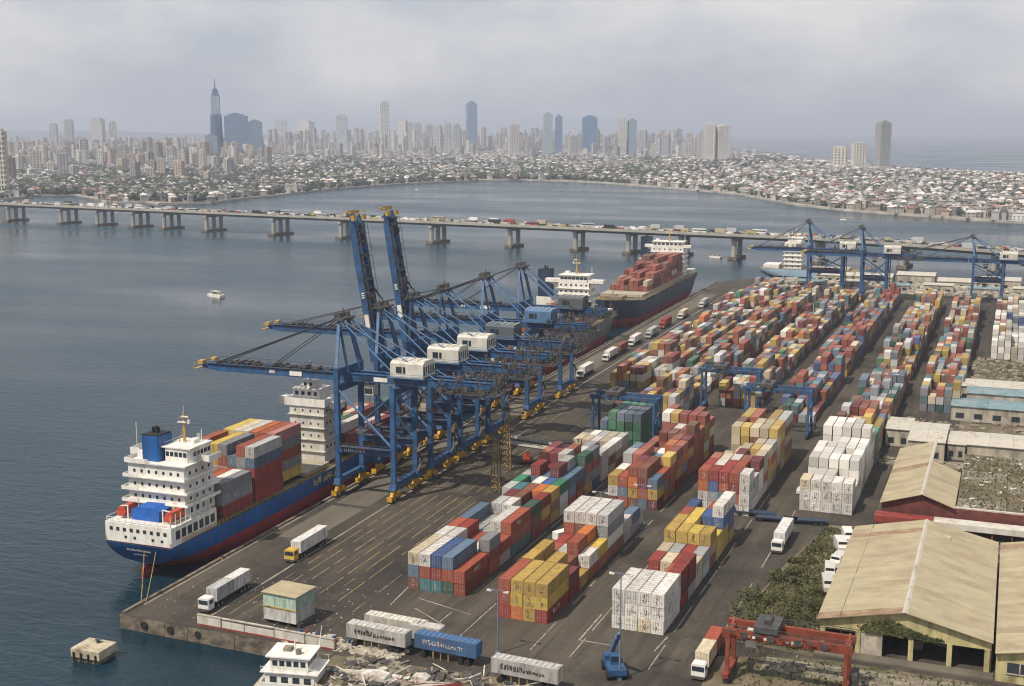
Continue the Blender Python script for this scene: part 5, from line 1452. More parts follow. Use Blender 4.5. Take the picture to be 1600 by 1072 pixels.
# parked white vans in a row beside the warehouse
for k in range(5):
    lab = ['nearest', 'second', 'third', 'fourth', 'farthest'][k] + ' of the white vans parked along the warehouse wall'
    X, Y = -31.2 + R.uniform(-.5, .7), 248.0 + k * 8.6 + R.uniform(-1.2, 1.2)
    v = thing('van', lab, 'van', (X, Y, 0), R.uniform(-.35, .35), 'white vans parked by the warehouse')
    part('body', M['vehicle'], v, [('prism', [(-2.9, .4), (2.9, .4), (2.9, 2.5), (-1.6, 2.5), (-2.3, 1.5), (-2.9, 1.35)], 'x', -1.05, 1.05)], color=tuple(v * (.7 + .06 * k) for v in WHT))
    part('windscreen', M['glass'], v, [('beam', (-.9, -2.02, 1.98), (.9, -2.02, 1.98), .06, .95)])
    for yy in (-1.9, 1.9):
        for s_ in (-1, 1):
            part('wheel', M['rubber'], v, [('cyl', (s_ * .8, yy, .4), (s_ * 1.08, yy, .4), .4, .4, 10)])
# trailers with containers parked along the near edge, lettering on the long side facing the camera
def parked_trailer(label, x0, y, color, ink, z=1.7, ln=1, group='containers parked on trailers along the near edge'):
    t = thing('container_trailer', label, 'trailer', (x0, y, 0), -.045, group)
    c = link('container', CSH[ln], t, (0, 0, z), -math.pi / 2, color)
    link('roof_panel', CRF[ln], c, color=color)
    L_ = CL if ln == 1 else 6.06
    part('chassis', M['darksteel'], t, [('box', 0, -.5, z - .45, L_, .5, z - .05)])
    for k in (1.5, L_ - 3.2, L_ - 1.9):
        for s_ in (-1, 1):
            part('wheel', M['rubber'], t, [('cyl', (k, s_ * .7, .55), (k, s_ * 1.1, .55), .55, .55, 12)])
    for k in (3.5, 5.0, 6.5):
        if k < L_ - 4: part('landing_leg', M['lineyellow'], t, [('box', k, -1.0, .02, k + .22, -.8, z - .02)])
    if ink:
        m = MB()
        x = L_ * .14
        while x < L_ * .8:
            w_ = R.uniform(.3, .62)
            hgt = R.uniform(.75, 1.0) if x < L_ * .45 else R.uniform(.4, .62)
            zb_ = z + .95
            for _ in range(3):
                a = x + R.uniform(0, w_)
                m.beam((a, -CW / 2 - .02, zb_), (a + R.uniform(-.12, .12), -CW / 2 - .02, zb_ + hgt), .03, .10)
            m.beam((x, -CW / 2 - .02, zb_ + R.choice((0, hgt, hgt / 2))), (x + w_, -CW / 2 - .02, zb_ + R.choice((0, hgt, hgt / 2))), .03, .12)
            x += w_ + .16
        part('lettering', M[ink], t, mb=m)
    return t
parked_trailer('grey container on a trailer with dark lettering, left of the blue one', -107.5, 188.6, (.46, .45, .42), 'ink')
parked_trailer('blue container on a trailer with white lettering', -94.0, 189.0, (.055, .13, .27), 'whiteink')
parked_trailer('pale container on a trailer behind the grey lettered one', -106.5, 193.6, (.55, .53, .47), None)
parked_trailer('short grey container between the grey and blue ones', -96.6, 192.4, (.50, .49, .46), None, ln=2)
parked_trailer('weathered grey container on a trailer at the bottom edge', -77.4, 184.6, (.42, .41, .39), 'ink')
# stacked site containers
b = thing('site_office', 'pale green and white container offices stacked two high by the quay', 'site office', (-127.4, 191.0, .9), -.06)
for k in range(3):
    free_container(b, 1.22 + k * 2.46, 0, 0, (.46, .47, .45), 2, doors=False)
    free_container(b, 1.22 + k * 2.46, 0, 2.64, (.34, .46, .38), 2, doors=False)
part('footing', M['darksteel'], b, [('box', .2 + k * 2.4, .3, -.9, .8 + k * 2.4, 5.6, -.03) for k in range(4)])
part('eave', M['yellow'], b, [('box', -.1, -.14, 2.55, 7.6, -.02, 2.72)])
part('roof_cover', M['roof'], b, [('box', -.25, -.3, 5.26, 7.7, 6.4, 5.40)])
# reach stacker near the lamp post
x, y = at(960, 1052)
rs = thing('reach_stacker', 'blue mobile crane machine parked by the near lamp post', 'machine', (x, y, 0), .5)
part('body', M['blue'], rs, [('box', -1.5, -3.2, .9, 1.5, 3.2, 1.9), ('box', -1.4, 1.2, 1.9, 1.4, 3.1, 2.7)])
part('cab', M['blue'], rs, [('box', -.8, -.8, 1.92, .8, .9, 3.5)])
part('window', M['glass'], rs, [('box', -.82, -.82, 2.4, .82, -.78, 3.3)])
part('boom', M['steelblue'], rs, [('beam', (0, 2.6, 2.9), (0, -2.0, 7.4), .7, .7), ('beam', (0, -.2, 5.6), (0, -3.2, 8.6), .45, .45)])
for yy in (-2.3, 2.1):
    for s_ in (-1, 1):
        part('wheel', M['rubber'], rs, [('cyl', (s_ * 1.2, yy, .8), (s_ * 1.8, yy, .8), .8, .8, 12)])
# lamp masts
def lamp_post(label, x, y, h, heads=2):
    l_ = thing('lamp_post', label, 'lamp post', (x, y, 0), 0, 'tall lamp posts in the yard')
    part('pole', M['postgrey'], l_, [('cyl', (0, 0, 0), (0, 0, h), .2, .1), ('box', -.4, -.4, 0, .4, .4, .5)])
    part('arm', M['postgrey'], l_, [('beam', (-1.6, 0, h - .1), (1.6, 0, h - .1), .12)])
    for s_ in (-1, 1):
        part('lamp_head', M['dirtywhite'], l_, [('box', s_ * 1.6 - .45, -.3, h - .35, s_ * 1.6 + .45, .3, h - .12)])
for px, py, h, lab in ((778, 1022, 12, 'lamp post in front of the yellow fronted block'), (968, 1062, 19, 'tall lamp post in front of the white container front'), (1003, 828, 11, 'lamp post in the cross lane below the mixed block'), (938, 812, 7, 'short lamp post at the head of the quayside lane'), (1478, 640, 12, 'lamp post beside the far right container row'), (1390, 660, 16, 'dark lamp post by the ochre topped containers')):
    x, y = at(px, py)
    lamp_post(lab, x, y, h)
# lattice floodlight towers on the quay
for px, py, h, lab in ((775, 770, 15, 'near steel lattice mast on the quay beside the container block'), (792, 735, 17, 'rear steel lattice mast on the quay beside the container block')):
    x, y = at(px, py)
    lt = thing('lattice_mast', lab, 'mast', (x, y, 0), 0, 'lattice masts on the quay')
    for sx in (-1, 1):
        for sy in (-1, 1):
            part('post', M['darksteel'], lt, [('beam', (sx, sy, 0), (sx * .6, sy * .6, h), .18)])
    m = MB()
    for k in range(int(h / 1.6)):
        z0, z1 = k * 1.6, (k + 1) * 1.6
        a, b2 = 1 - .4 * z0 / h, 1 - .4 * z1 / h
        for sx, sy, tx, ty in ((-1, -1, 1, -1), (1, -1, 1, 1), (1, 1, -1, 1), (-1, 1, -1, -1)):
            m.beam((sx * a, sy * a, z0), (tx * b2, ty * b2, z1), .1)
            m.beam((sx * b2, sy * b2, z1), (tx * b2, ty * b2, z1), .08)
    part('bracing', M['mast'], lt, mb=m)
    part('platform', M['darksteel'], lt, [('box', -1.3, -1.3, h, 1.3, 1.3, h + .12), ('box', -1.2, -1.35, h + .3, 1.2, -1.1, h + 1.1)])
# spreader beams lying on the quay
for k, (a, b2) in enumerate((((790, 683), (872, 697)), ((795, 694), (870, 705)))):
    p, q = at(*a), at(*b2)
    sp = thing('lifting_beam', ('farther' if k == 0 else 'nearer') + ' pale lifting beam lying on the quay', 'beam', (p[0], p[1], 0), math.atan2(q[1] - p[1], q[0] - p[0]), 'lifting beams on the quay')
    ln = math.dist(p, q)
    part('side_member', M['dirtywhite'], sp, [('box', 0, -1.0, .3, ln, -.7, .9)])
    part('side_member', M['dirtywhite'], sp, [('box', 0, .7, .3, ln, 1.0, .9)])
    part('rung', M['darksteel'], sp, [('box', 1 + i * (ln - 2) / 5, -.68, .35, 1.4 + i * (ln - 2) / 5, .68, .7) for i in range(6)])
    part('foot', M['yellow'], sp, [('box', e, -1.2, .01, e + .5, 1.2, .29) for e in (.2, ln - .7)])
M['dolphin'] = pmat('weathered_pale_concrete', (0.42, 0.37, 0.27), 0.85, 0.25, 0.6, (0.16, 0.11, 0.06), 0.8, 0.4)
# stacked dolphin block in the water
x, y = at(147, 1012, -1.0)
dp = thing('mooring_dolphin', 'square concrete mooring block standing in the water', 'mooring block', (x, y, SEA), math.radians(1.3))
part('block', M['dolphin'], dp, [('box', -3.1, -2.6, .9, 3.1, 2.6, 2.5)])
part('skirt', M['quaywall'], dp, [('box', -2.8, -2.3, -1.5, 2.8, 2.3, .89)])
part('bollard', M['darksteel'], dp, [('cyl', (0, 1.2, 2.4), (0, 1.2, 3.0), .35, .3, 10), ('cyl', (0, 1.2, 3.0), (0, 1.2, 3.25), .5, .5, 10)])
part('fender', M['rubber'], dp, [('cyl', (-2.4 + k * 1.6, -2.72, .2), (-2.4 + k * 1.6, -2.72, 1.9), .18, .18, 8) for k in range(4)])
# old white tug/workboat at the bottom edge
x, y = at(408, 1074, -2.0)
tg = thing('workboat', 'old white workboat with dark green hull at the bottom edge', 'boat', (x + 1.0, y + .8, SEA), math.radians(-78))
hm, dk = hull_mesh(26, 7.5, 2.6, .4, bowf=.4, zs=-.5, sheer=1.0)
part('hull', [M['hullgreen'], M['boot']], tg, mb=hm)
m = MB()
for (a, b2) in zip(dk[:-1], dk[1:]):
    m.poly([(-a[0] * .97, a[1], a[2] - .1), (a[0] * .97, a[1], a[2] - .1), (b2[0] * .97, b2[1], b2[2] - .1), (-b2[0] * .97, b2[1], b2[2] - .1)])
part('deck', M['palerubble'], tg, mb=m)
cb = part('lower_cabin', M['white'], tg, [('box', -2.9, .5, 2.55, 2.9, 9.2, 5.0), ('box', -3.3, -.2, 5.02, 3.3, 10.0, 5.2)])
win_row(cb, 's', 1, 9, 2.9, 3.3, 4, 1.2, 1.0)
win_row(cb, 'p', 1, 9, -2.9, 3.3, 4, 1.2, 1.0)
win_row(cb, 'a', -2.6, 2.6, .5, 3.2, 3, .9, 1.2)
ub = part('upper_cabin', M['white'], tg, [('box', -2.5, 1.4, 5.22, 2.5, 8.0, 7.6), ('box', -2.9, .7, 7.62, 2.9, 8.6, 7.85)])
win_row(ub, 's', 1.6, 7.8, 2.5, 6.1, 5, .85, .9)
win_row(ub, 'p', 1.6, 7.8, -2.5, 6.1, 5, .85, .9)
win_row(ub, 'a', -2.3, 2.3, 1.4, 6.1, 4, .85, .9)
win_row(ub, 'f', -2.3, 2.3, 8.0, 6.1, 4, .85, .9)
part('bulwark', M['white'], tg, [('beam', (s_ * 3.5, -.2, 3.0), (s_ * 3.7, 15, 3.0), .15, .9) for s_ in (-1, 1)] + [('box', -3.5, -.3, 2.6, 3.5, -.15, 3.4)])
part('mast', M['white'], tg, [('cyl', (-2.6, 8.4, 7.8), (-2.9, 8.8, 11.5), .1, .05), ('cyl', (0, 5, 7.85), (0, 5, 10), .12, .08), ('beam', (-1, 5, 9.4), (1, 5, 9.4), .1)])
part('roof_hatch', M['rubble'], tg, [('box', -1.0, 3, 7.86, .6, 4.4, 8.4)])
part('roof_vent', M['rubble'], tg, [('cyl', (1.2, 6, 7.86), (1.2, 6, 8.7), .5, .5, 10)])
part('railing', M['white'], tg, [('beam', (s_ * 3.2, -.1, 6.1), (s_ * 3.2, 9.9, 6.1), .07) for s_ in (-1, 1)] + [('beam', (s_ * 3.2, k, 5.2), (s_ * 3.2, k, 6.1), .06) for s_ in (-1, 1) for k in (0, 2, 4, 6, 8, 9.8)])
# small launches on the water
def launch(label, px, py, s_, rz):
    x, y = at(px, py, SEA)
    b_ = thing('launch', label, 'boat', (x, y, SEA), rz, 'small boats on the harbour')
    part('hull', M['white'], b_, [('prism', [(-1.6 * s_, -4.6 * s_), (1.6 * s_, -4.6 * s_), (1.8 * s_, 1 * s_), (.9 * s_, 4.2 * s_), (0, 5.6 * s_), (-.9 * s_, 4.2 * s_), (-1.8 * s_, 1 * s_)], 'z', -.4, 1.2 * s_)])
    cb_ = part('cabin', M['dirtywhite'], b_, [('box', -1.2 * s_, -2.6 * s_, 1.22 * s_, 1.2 * s_, 1.6 * s_, 2.6 * s_), ('box', -1.4 * s_, -2.8 * s_, 2.62 * s_, 1.4 * s_, 1.9 * s_, 2.8 * s_)])
    part('window', M['glass'], cb_, [('box', -1.23 * s_, -2.2 * s_, 1.7 * s_, 1.23 * s_, 1.2 * s_, 2.3 * s_)])
    part('mast', M['mast'], b_, [('cyl', (0, -1, 2.8 * s_), (0, -1, 5 * s_), .08, .05)])
launch('small white launch alone on the open water at the left', 337, 464, 1.25, 1.35)
launch('white launch near the bridge pier right of the navy ship', 1118, 403, 1.1, 1.2)
launch('dark little boat under the far shore', 1318, 344, .9, 1.0)
launch('little boat off the curved far shore', 652, 297, 1.2, 1.1)
launch('small boat moored off the left shore', 262, 332, 2.2, .9)
launch('second small boat moored off the left shore', 215, 326, 2.0, 1.4)
launch('third small boat moored off the left shore, near the marina', 180, 322, 2.0, .6)
# ---------------------------------------------------------------- small quay furniture
for k in range(22):
    Y = 196 + k * 22.0
    b = thing('bollard', f'{"nearest" if k == 0 else ORD[k] if k < 14 else ("farther " + ORD[k - 14])} mooring bollard counted along the quay edge' if k else 'nearest mooring bollard on the quay edge', 'bollard', (quay_x(Y) + 1.05, Y, .01), 0, 'mooring bollards along the quay')
    part('post', M['yellow'] if k % 3 else M['darksteel'], b, [('cyl', (0, 0, 0), (0, 0, .55), .26, .22, 10)])
    part('cap', M['darksteel'], b, [('cyl', (0, 0, .55), (0, 0, .75), .42, .38, 10)])
for k in range(26):
    Y = 188 + k * 10.5
    f = tag(part('rubber_fender', M['rubber'], None, [('cyl', (quay_x(Y) - .45, Y, -2.6), (quay_x(Y) - .45, Y, -.35), .42, .42, 10)]), 'black rubber fender hanging on the quay wall beside the blue ship', 'fender', 'rubber fenders on the quay wall')
for k in range(7):
    X = -150 + k * 6.2
    tag(part('tyre_fender', M['rubber'], None, [('cyl', (X, 184.05, -1.4), (X, 184.42, -1.4), .75, .75, 12), ('cyl', (X, 184.0, -1.4), (X, 184.04, -1.4), .4, .4, 10)]), f'{ORD[k]} dark tyre on the near quay wall counted from the corner', 'tyre', 'tyres hung on the near quay wall')
# blue flat trailers in the cross lane
for k, (px, py) in enumerate(((1180, 806), (1212, 815), (1258, 818))):
    x, y = at(px, py)
    t = thing('flat_trailer', ['left', 'middle', 'right'][k] + ' one of the blue flat trailers in the cross lane', 'trailer', (x, y, 0), -1.5 + k * .06, 'blue flat trailers in the cross lane')
    part('bed', M['hullnavy'], t, [('box', -1.2, -5, .9, 1.2, 5, 1.15), ('box', -1.2, -5.0, 1.16, 1.2, -4.8, 2.2)])
    part('frame', M['darksteel'], t, [('box', -.5, -4.8, .55, .5, 4.8, .88)])
    for yy in (-3.6, 2.4, 3.8):
        for s_ in (-1, 1):
            part('wheel', M['rubber'], t, [('cyl', (s_ * .75, yy, .5), (s_ * 1.15, yy, .5), .5, .5, 10)])
# pick-up trucks and vans standing about
for px, py, c, lab, k, rz in ((705, 905, 'white', 'white van standing on the quay lanes left of the quayside block', 'van', 1.4), (1252, 770, 'silver', 'silver car left of the all-white container block', 'car', 1.5), (880, 842, 'white', 'white van in the lane between the two near blocks', 'van', 1.1), (1480, 560, 'white', 'white van in the lane beside the far right row', 'van', 1.5), (1462, 700, 'beige', 'beige car by the little white roof', 'car', .4)):
    x, y = at(px, py)
    tag(link('parked_' + k, VM[k], None, (x, y, .006), rz, VC[c]), lab, k)
# floating weed and scum lines are left to the water; stacked tyres and drums by the near sheds
for k in range(10):
    x, y = -118 + k * 1.15 + R.uniform(-.3, .3), 188.2 + R.uniform(-.6, .8)
    tag(part('oil_drum', M['hullblue'] if k % 3 == 0 else M['redpaint'] if k % 3 == 1 else M['dirtywhite'], None, [('cyl', (x, y, .01), (x, y, .9), .3, .3, 10), ('cyl', (x, y, .3), (x, y, .34), .32, .32, 10), ('cyl', (x, y, .6), (x, y, .64), .32, .32, 10)]), ['blue', 'red', 'white'][k % 3] + ' oil drum among the scrap by the low white wall', 'drum', 'oil drums by the low white wall')
# ---------------------------------------------------------------- the city across the water
def inside(x, y, poly):
    c = False
    j = len(poly) - 1
    for i in range(len(poly)):
        xi, yi = poly[i]
        xj, yj = poly[j]
        if (yi > y) != (yj > y) and x < (xj - xi) * (y - yi) / (yj - yi) + xi: c = not c
        j = i
    return c
LZ = SEA + 2.2
M['city'] = pmat('city_walls', (0, 0, 0), 0.85, 0.2, 0.05, source='tint')
M['cityobj'] = pmat('building_plaster', (0, 0, 0), 0.85, 0.15, 0.08, (0.22, 0.2, 0.17), 0.35, 0.05, source='object')
M['cityglass'] = pmat('building_glazing', (0.06, 0.075, 0.09), 0.3, 0.3, 0.1)
M['blueglass'] = pmat('blue_curtain_glazing', (0.020, 0.075, 0.16), 0.2, 0.3, 0.05, spec=0.5)
WALLC = [(.48, .45, .40), (.40, .36, .30), (.54, .52, .49), (.30, .25, .20), (.44, .34, .27), (.26, .25, .24), (.38, .38, .38)]
ROOFC = [(.30, .28, .26), (.22, .095, .065), (.19, .165, .15), (.50, .48, .45), (.14, .13, .12), (.27, .14, .10), (.21, .22, .23)]
TW = [(-2407, 3436)]
taken = []
# ---- towers: px centre, width px, top y, base y
def bands(m, hx, hy, z0, z1, fh, ledge, piers=0):
    z = z0
    while z < z1 - .1:
        m.box(-hx - ledge, -hy - ledge, z, hx + ledge, hy + ledge, min(z + fh * .42, z1))
        z += fh
    for k in range(piers):
        x = -hx + 2 * hx * (k + .5) / piers
        m.box(x - hx * .12 / 1, -hy - ledge - .25, z0, x + hx * .12, hy + ledge + .25, z1)
        y = -hy + 2 * hy * (k + .5) / piers
        m.box(-hx - ledge - .25, y - hy * .12, z0, hx + ledge + .25, y + hy * .12, z1)
def tower(label, px, wpx, ty, by, style, col, dfac=1.0, spire=0, rz=None):
    x, y = ground(px, by, 0)
    d = math.hypot(x, y)
    w_ = wpx * d / FPX * .80
    h = (by - ty) * d / FPX * 1.0
    taken.append((x, y, w_ * .9 + 14))
    t = thing('tower', label, 'tower', (x, y, LZ), YAW + (R.uniform(-.35, .35) if rz is None else rz), 'city towers on the skyline')
    hx, hy = w_ / 2, w_ / 2 * dfac
    gl = M['blueglass'] if style == 'glass' else M['cityglass']
    part('glazing', gl, t, [('box', -hx, -hy, 0, hx, hy, h)])
    m = MB()
    fh = 7.0 if style != 'glass' else 9.0
    if style == 'glass':
        bands(m, hx, hy, 0, h, fh, .18)
        for k in range(7):
            xx = -hx + 2 * hx * k / 6
            m.box(xx - .35, -hy - .4, 0, xx + .35, hy + .4, h)
            yy = -hy + 2 * hy * k / 6
            m.box(-hx - .4, yy - .35, 0, hx + .4, yy + .35, h)
        for sl_ in m.f: pass
    else:
        bands(m, hx, hy, 0, h, fh, .8, 4)
    fr = part('floor_slabs', M['cityobj'], t, mb=m, color=col)
    tag(fr, kind='stuff')
    part('crown', M['cityobj'], t, [('box', -hx * .7, -hy * .7, h, hx * .7, hy * .7, h + h * .035), ('box', -hx * .35, -hy * .5, h + h * .035, hx * .3, hy * .3, h + h * .06)], color=col)
    part('podium', M['cityobj'], t, [('box', -hx * 1.5, -hy * 1.5, 0, hx * 1.5, hy * 1.5, 9)], color=(.45, .43, .4))
    if spire:
        part('spire', M['cityobj'], t, [('cyl', (0, 0, h + h * .06), (0, 0, h + spire), w_ * .06, w_ * .015, 6)], color=col)
    return t, hx, hy, h
tall = tower('tallest tapering glass tower with spire at the left of the skyline', 340, 15, 155, 252, 'glass', (.24, .33, .40))
t_, hx, hy, h = tall
for z0, z1, f0, f1 in ((0, h * .34, 1.45, 1.3), (h * .34, h * .72, 1.25, 1.12)):
    part('lower_stage', M['blueglass'], t_, [('cyl', (0, 0, z0), (0, 0, z1), hx * f0 * 1.25, hx * f1 * 1.25, 8)])
part('stepped_top', M['blueglass'], t_, [('cyl', (0, 0, h + .2), (0, 0, h + 22), hx * 1.05, hx * .55, 8)])
part('needle', M['darksteel'], t_, [('cyl', (0, 0, h + 22), (0, 0, h + 52), 2.2, .7, 6)])
tower('broad dark blue tower block beside the tallest tower', 371, 42, 184, 252, 'glass', (.11, .18, .30), dfac=.7)
tower('dark stepped block at the right flank of the broad blue tower', 400, 26, 193, 252, 'glass', (.13, .20, .31), dfac=.8)
tower('dark block in front of the tallest tower foot', 331, 22, 214, 256, 'glass', (.20, .27, .34))
tower('grey glass tower in the left middle of the skyline', 535, 20, 183, 238, 'glass', (.36, .42, .44))
tower('slim white tower with a pointed crown left of centre', 601, 17, 162, 232, 'flat', (.66, .65, .62), spire=40)
tower('slim blue glass tower near the middle of the skyline', 737, 18, 164, 236, 'glass', (.13, .22, .34), spire=14)
tower('rounded pale tower just right of the slim blue tower', 803, 18, 196, 244, 'flat', (.52, .48, .47))
tower('left of the two joined blue towers right of centre', 856, 17, 180, 243, 'glass', (.26, .34, .38))
tower('right of the two joined blue towers right of centre', 873, 12, 184, 243, 'glass', (.10, .19, .33))
tower('wide blue slab tower standing alone right of centre', 921, 27, 185, 242, 'glass', (.09, .18, .32), dfac=.5)
tower('pale half of the twin tower right of the wide blue slab', 972, 15, 185, 245, 'flat', (.55, .55, .53))
tower('blue half of the twin tower right of the wide blue slab', 987, 14, 190, 245, 'glass', (.22, .30, .38))
tower('small grey block behind the twin tower', 1004, 14, 205, 243, 'flat', (.40, .40, .42))
tower('left block of the white apartment cluster at the right', 1107, 22, 197, 252, 'flat', (.60, .58, .54))
tower('right block of the white apartment cluster at the right', 1128, 21, 199, 252, 'flat', (.62, .60, .56))
tower('slim grey flank of the white apartment cluster', 1094, 12, 210, 250, 'flat', (.46, .45, .44))
tower('left cream apartment block on the right peninsula', 1311, 26, 231, 262, 'flat', (.58, .55, .46))
tower('right cream apartment block on the right peninsula', 1341, 22, 226, 263, 'flat', (.60, .58, .50))
tower('tall dark banded tower on the right peninsula by the sea', 1377, 21, 196, 265, 'flat', (.36, .36, .37))
tower('cream apartment tower at the left edge of the picture', 4, 20, 213, 304, 'flat', (.56, .52, .44))
for px, wp, ty, by, lab in ((110, 14, 192, 240, 'grey tower in the hazy left quarter of the city'), (86, 12, 198, 240, 'pale tower in the hazy left quarter of the city'), (155, 20, 190, 238, 'hazy blue block left of the tallest tower'), (178, 12, 194, 238, 'slim hazy block left of the tallest tower'), (440, 20, 190, 232, 'hazy block right of the broad blue tower'), (480, 22, 192, 232, 'second hazy block right of the broad blue tower'), (630, 16, 190, 234, 'first of the grey towers right of the slim white one'), (641, 12, 194, 234, 'second of the grey towers right of the slim white one'), (654, 12, 194, 234, 'third of the grey towers right of the slim white one'), (671, 13, 196, 234, 'fourth of the grey towers right of the slim white one'), (684, 14, 197, 235, 'fifth of the grey towers right of the slim white one'), (700, 12, 194, 235, 'sixth of the grey towers right of the slim white one'), (714, 12, 196, 236, 'seventh of the grey towers, beside the slim blue one'), (1040, 14, 213, 246, 'low pale block right of the twin tower'), (1076, 11, 218, 248, 'low slim block left of the white apartment cluster'), (948, 12, 215, 244, 'low block between the wide slab and the twin tower'), (895, 16, 214, 243, 'pale low block between the blue towers and the wide slab'), (828, 14, 214, 244, 'pale block left of the two joined blue towers')):
    tower(lab, px, wp, ty, by, R.choice(('flat', 'glass', 'flat')), R.choice([(.45, .45, .45), (.36, .38, .42), (.52, .50, .47)]))
def shade(c, f): return tuple(v * f for v in c)
def place(px):
    for lim, s in ((150, 'at the far left of the hazy city'), (300, 'just left of the tallest tower'), (430, 'around the broad dark blue tower'), (560, 'near the grey glass tower'), (680, 'around the slim white tower'), (800, 'around the slim blue tower'), (960, 'around the wide blue slab tower'), (1090, 'right of the twin tower')):
        if px < lim: return s
    return 'beside the white apartment cluster'
def shoreplace(px):
    for lim, s in ((160, 'by the far left shore'), (330, 'by the left marina shore'), (480, 'below the broad blue tower'), (640, 'on the shore below the slim white tower'), (800, 'on the curved shore at the middle'), (1000, 'on the shore below the wide slab tower'), (1180, 'on the shore below the white apartment cluster'), (1300, 'on the shore left of the peninsula towers'), (1430, 'on the shore below the peninsula towers'), (1520, 'on the shore right of the peninsula towers')):
        if px < lim: return s
    return 'on the shore at the right edge'
# ---- mid-rise blocks
def midrise_mesh(w_, d_, h, k):
    m = MB()
    m.mi = 1
    m.box(-w_ / 2, -d_ / 2, 0, w_ / 2, d_ / 2, h)
    m.mi = 0
    z = 0
    while z < h - 1:
        m.box(-w_ / 2 - .5, -d_ / 2 - .5, z, w_ / 2 + .5, d_ / 2 + .5, z + 1.7)
        z += 3.6
    m.box(-w_ / 2 - .5, -d_ / 2 - .5, h - .4, w_ / 2 + .5, d_ / 2 + .5, h + 1.2)
    for j in range(3):
        x = -w_ / 2 + w_ * (j + .5) / 3
        m.box(x - w_ * .09, -d_ / 2 - .7, 0, x + w_ * .09, d_ / 2 + .7, h + .2)
    m.box(-w_ / 2 - .7, -d_ * .3, 0, w_ / 2 + .7, d_ * .2, h + .3)
    m.box(-w_ * .2, -d_ * .2, h + 1.2, w_ * .15, d_ * .2, h + 4.4)
    return m.mesh('apartment_walls', [M['cityobj'], M['cityglass']])
MR = [midrise_mesh(R.uniform(11, 22), R.uniform(11, 18), R.uniform(13, 48), k) for k in range(22)]
cnames = {0: 'cream', 1: 'tan', 2: 'white', 3: 'brown', 4: 'pink', 5: 'dark grey', 6: 'grey'}
n = 0
spots = []
tries = 0
while n < 290 and tries < 20000:
    tries += 1
    px = R.uniform(-20, 1180) if R.random() < .75 else R.uniform(-20, 520)
    by = R.triangular(232, 292, 236) if px < 420 else R.uniform(229, 247)
    x, y = ground(px, by, 0)
    if not inside(x, y, LAND): continue
    if any((x - a) ** 2 + (y - b_) ** 2 < (r + 12) ** 2 for a, b_, r in taken): continue
    d = math.hypot(x, y)
    k = R.randrange(22)
    if d < 2600 and px > 420: continue
    if d < 2300 and MR[k].vertices[6].co.z > 38 and R.random() < .8: continue
    ci = R.choices(range(7), (4, 3, 5, 1.5, 1.5, 1.5, 3))[0]
    o = link('apartment_block', MR[k], None, (x, y, LZ), YAW + R.uniform(-.8, .8), shade(WALLC[ci], R.uniform(.85, 1.1)))
    hh = 'taller' if MR[k].vertices[6].co.z > 30 else 'lower'
    tag(o, f'{hh} {cnames[ci]} mid-rise block {place(px)}', 'building', f'{cnames[ci]} mid-rise blocks of the city')
    taken.append((x, y, 16))
    n += 1
# ---- low houses: the nearest ones individual, the rest one mass
def house(m, w_, d_, h, rh, gable):
    m.mi = 0
    m.box(-w_ / 2, -d_ / 2, 0, w_ / 2, d_ / 2, h)
def house_parts(w_, d_, h, rh, flat):
    a = MB()
    a.box(-w_ / 2, -d_ / 2, 0, w_ / 2, d_ / 2, h)
    b = MB()
    e = .6
    if flat:
        b.box(-w_ / 2 - e, -d_ / 2 - e, h, w_ / 2 + e, d_ / 2 + e, h + .5)
        b.box(-w_ * .2, -d_ * .2, h + .5, w_ * .1, d_ * .2, h + 2.4)
    else:
        b._add([(-w_ / 2 - e, -d_ / 2 - e, h), (w_ / 2 + e, -d_ / 2 - e, h), (w_ / 2 + e, d_ / 2 + e, h), (-w_ / 2 - e, d_ / 2 + e, h), (-w_ * .28, 0, h + rh), (w_ * .28, 0, h + rh)],
               [(0, 1, 5, 4), (1, 2, 5), (2, 3, 4, 5), (3, 0, 4), (3, 2, 1, 0)])
    c = MB()
    nw = max(2, int(w_ / 3.5))
    for s_ in (-1, 1):
        for k in range(nw):
            x = -w_ / 2 + w_ * (k + .5) / nw
            for z in ([1.2] if h < 5 else [1.2, 4.2]):
                c.box(x - .7, s_ * (d_ / 2 + .03) - .03, z, x + .7, s_ * (d_ / 2 + .03) + .03, z + 1.3)
    return a, b, c
HV = []
for k in range(10):
    w_, d_, h = R.uniform(6.5, 13), R.uniform(6, 9), R.choice((3.4, 4.0, 6.2, 6.6, 9.0))
    HV.append((w_, d_, h, R.uniform(1.8, 3.2), k % 3 == 0))
HM = []
for k, (w_, d_, h, rh, fl_) in enumerate(HV):
    a, b_, c = house_parts(w_, d_, h, rh, fl_)
    HM.append((a.mesh('house_walls', M['cityobj']), b_.mesh('house_roof', M['cityobj']), c.mesh('house_windows', M['cityglass'])))
cand = []
tries = 0
grid = {}
while len(cand) < 6400 and tries < 90000:
    tries += 1
    px = R.uniform(-40, 1640)
    by = R.uniform(229, 352)
    x, y = ground(px, by, 0)
    if not inside(x, y, LAND): continue
    d = math.hypot(x, y)
    if d > 5200 and R.random() < .5: continue
    key = (int(x // 14), int(y // 14))
    if key in grid: continue
    if any((x - a) ** 2 + (y - b_) ** 2 < (r + 4) ** 2 for a, b_, r in taken[:40]): continue
    grid[key] = 1
    cand.append((d, x, y))
cand.sort()
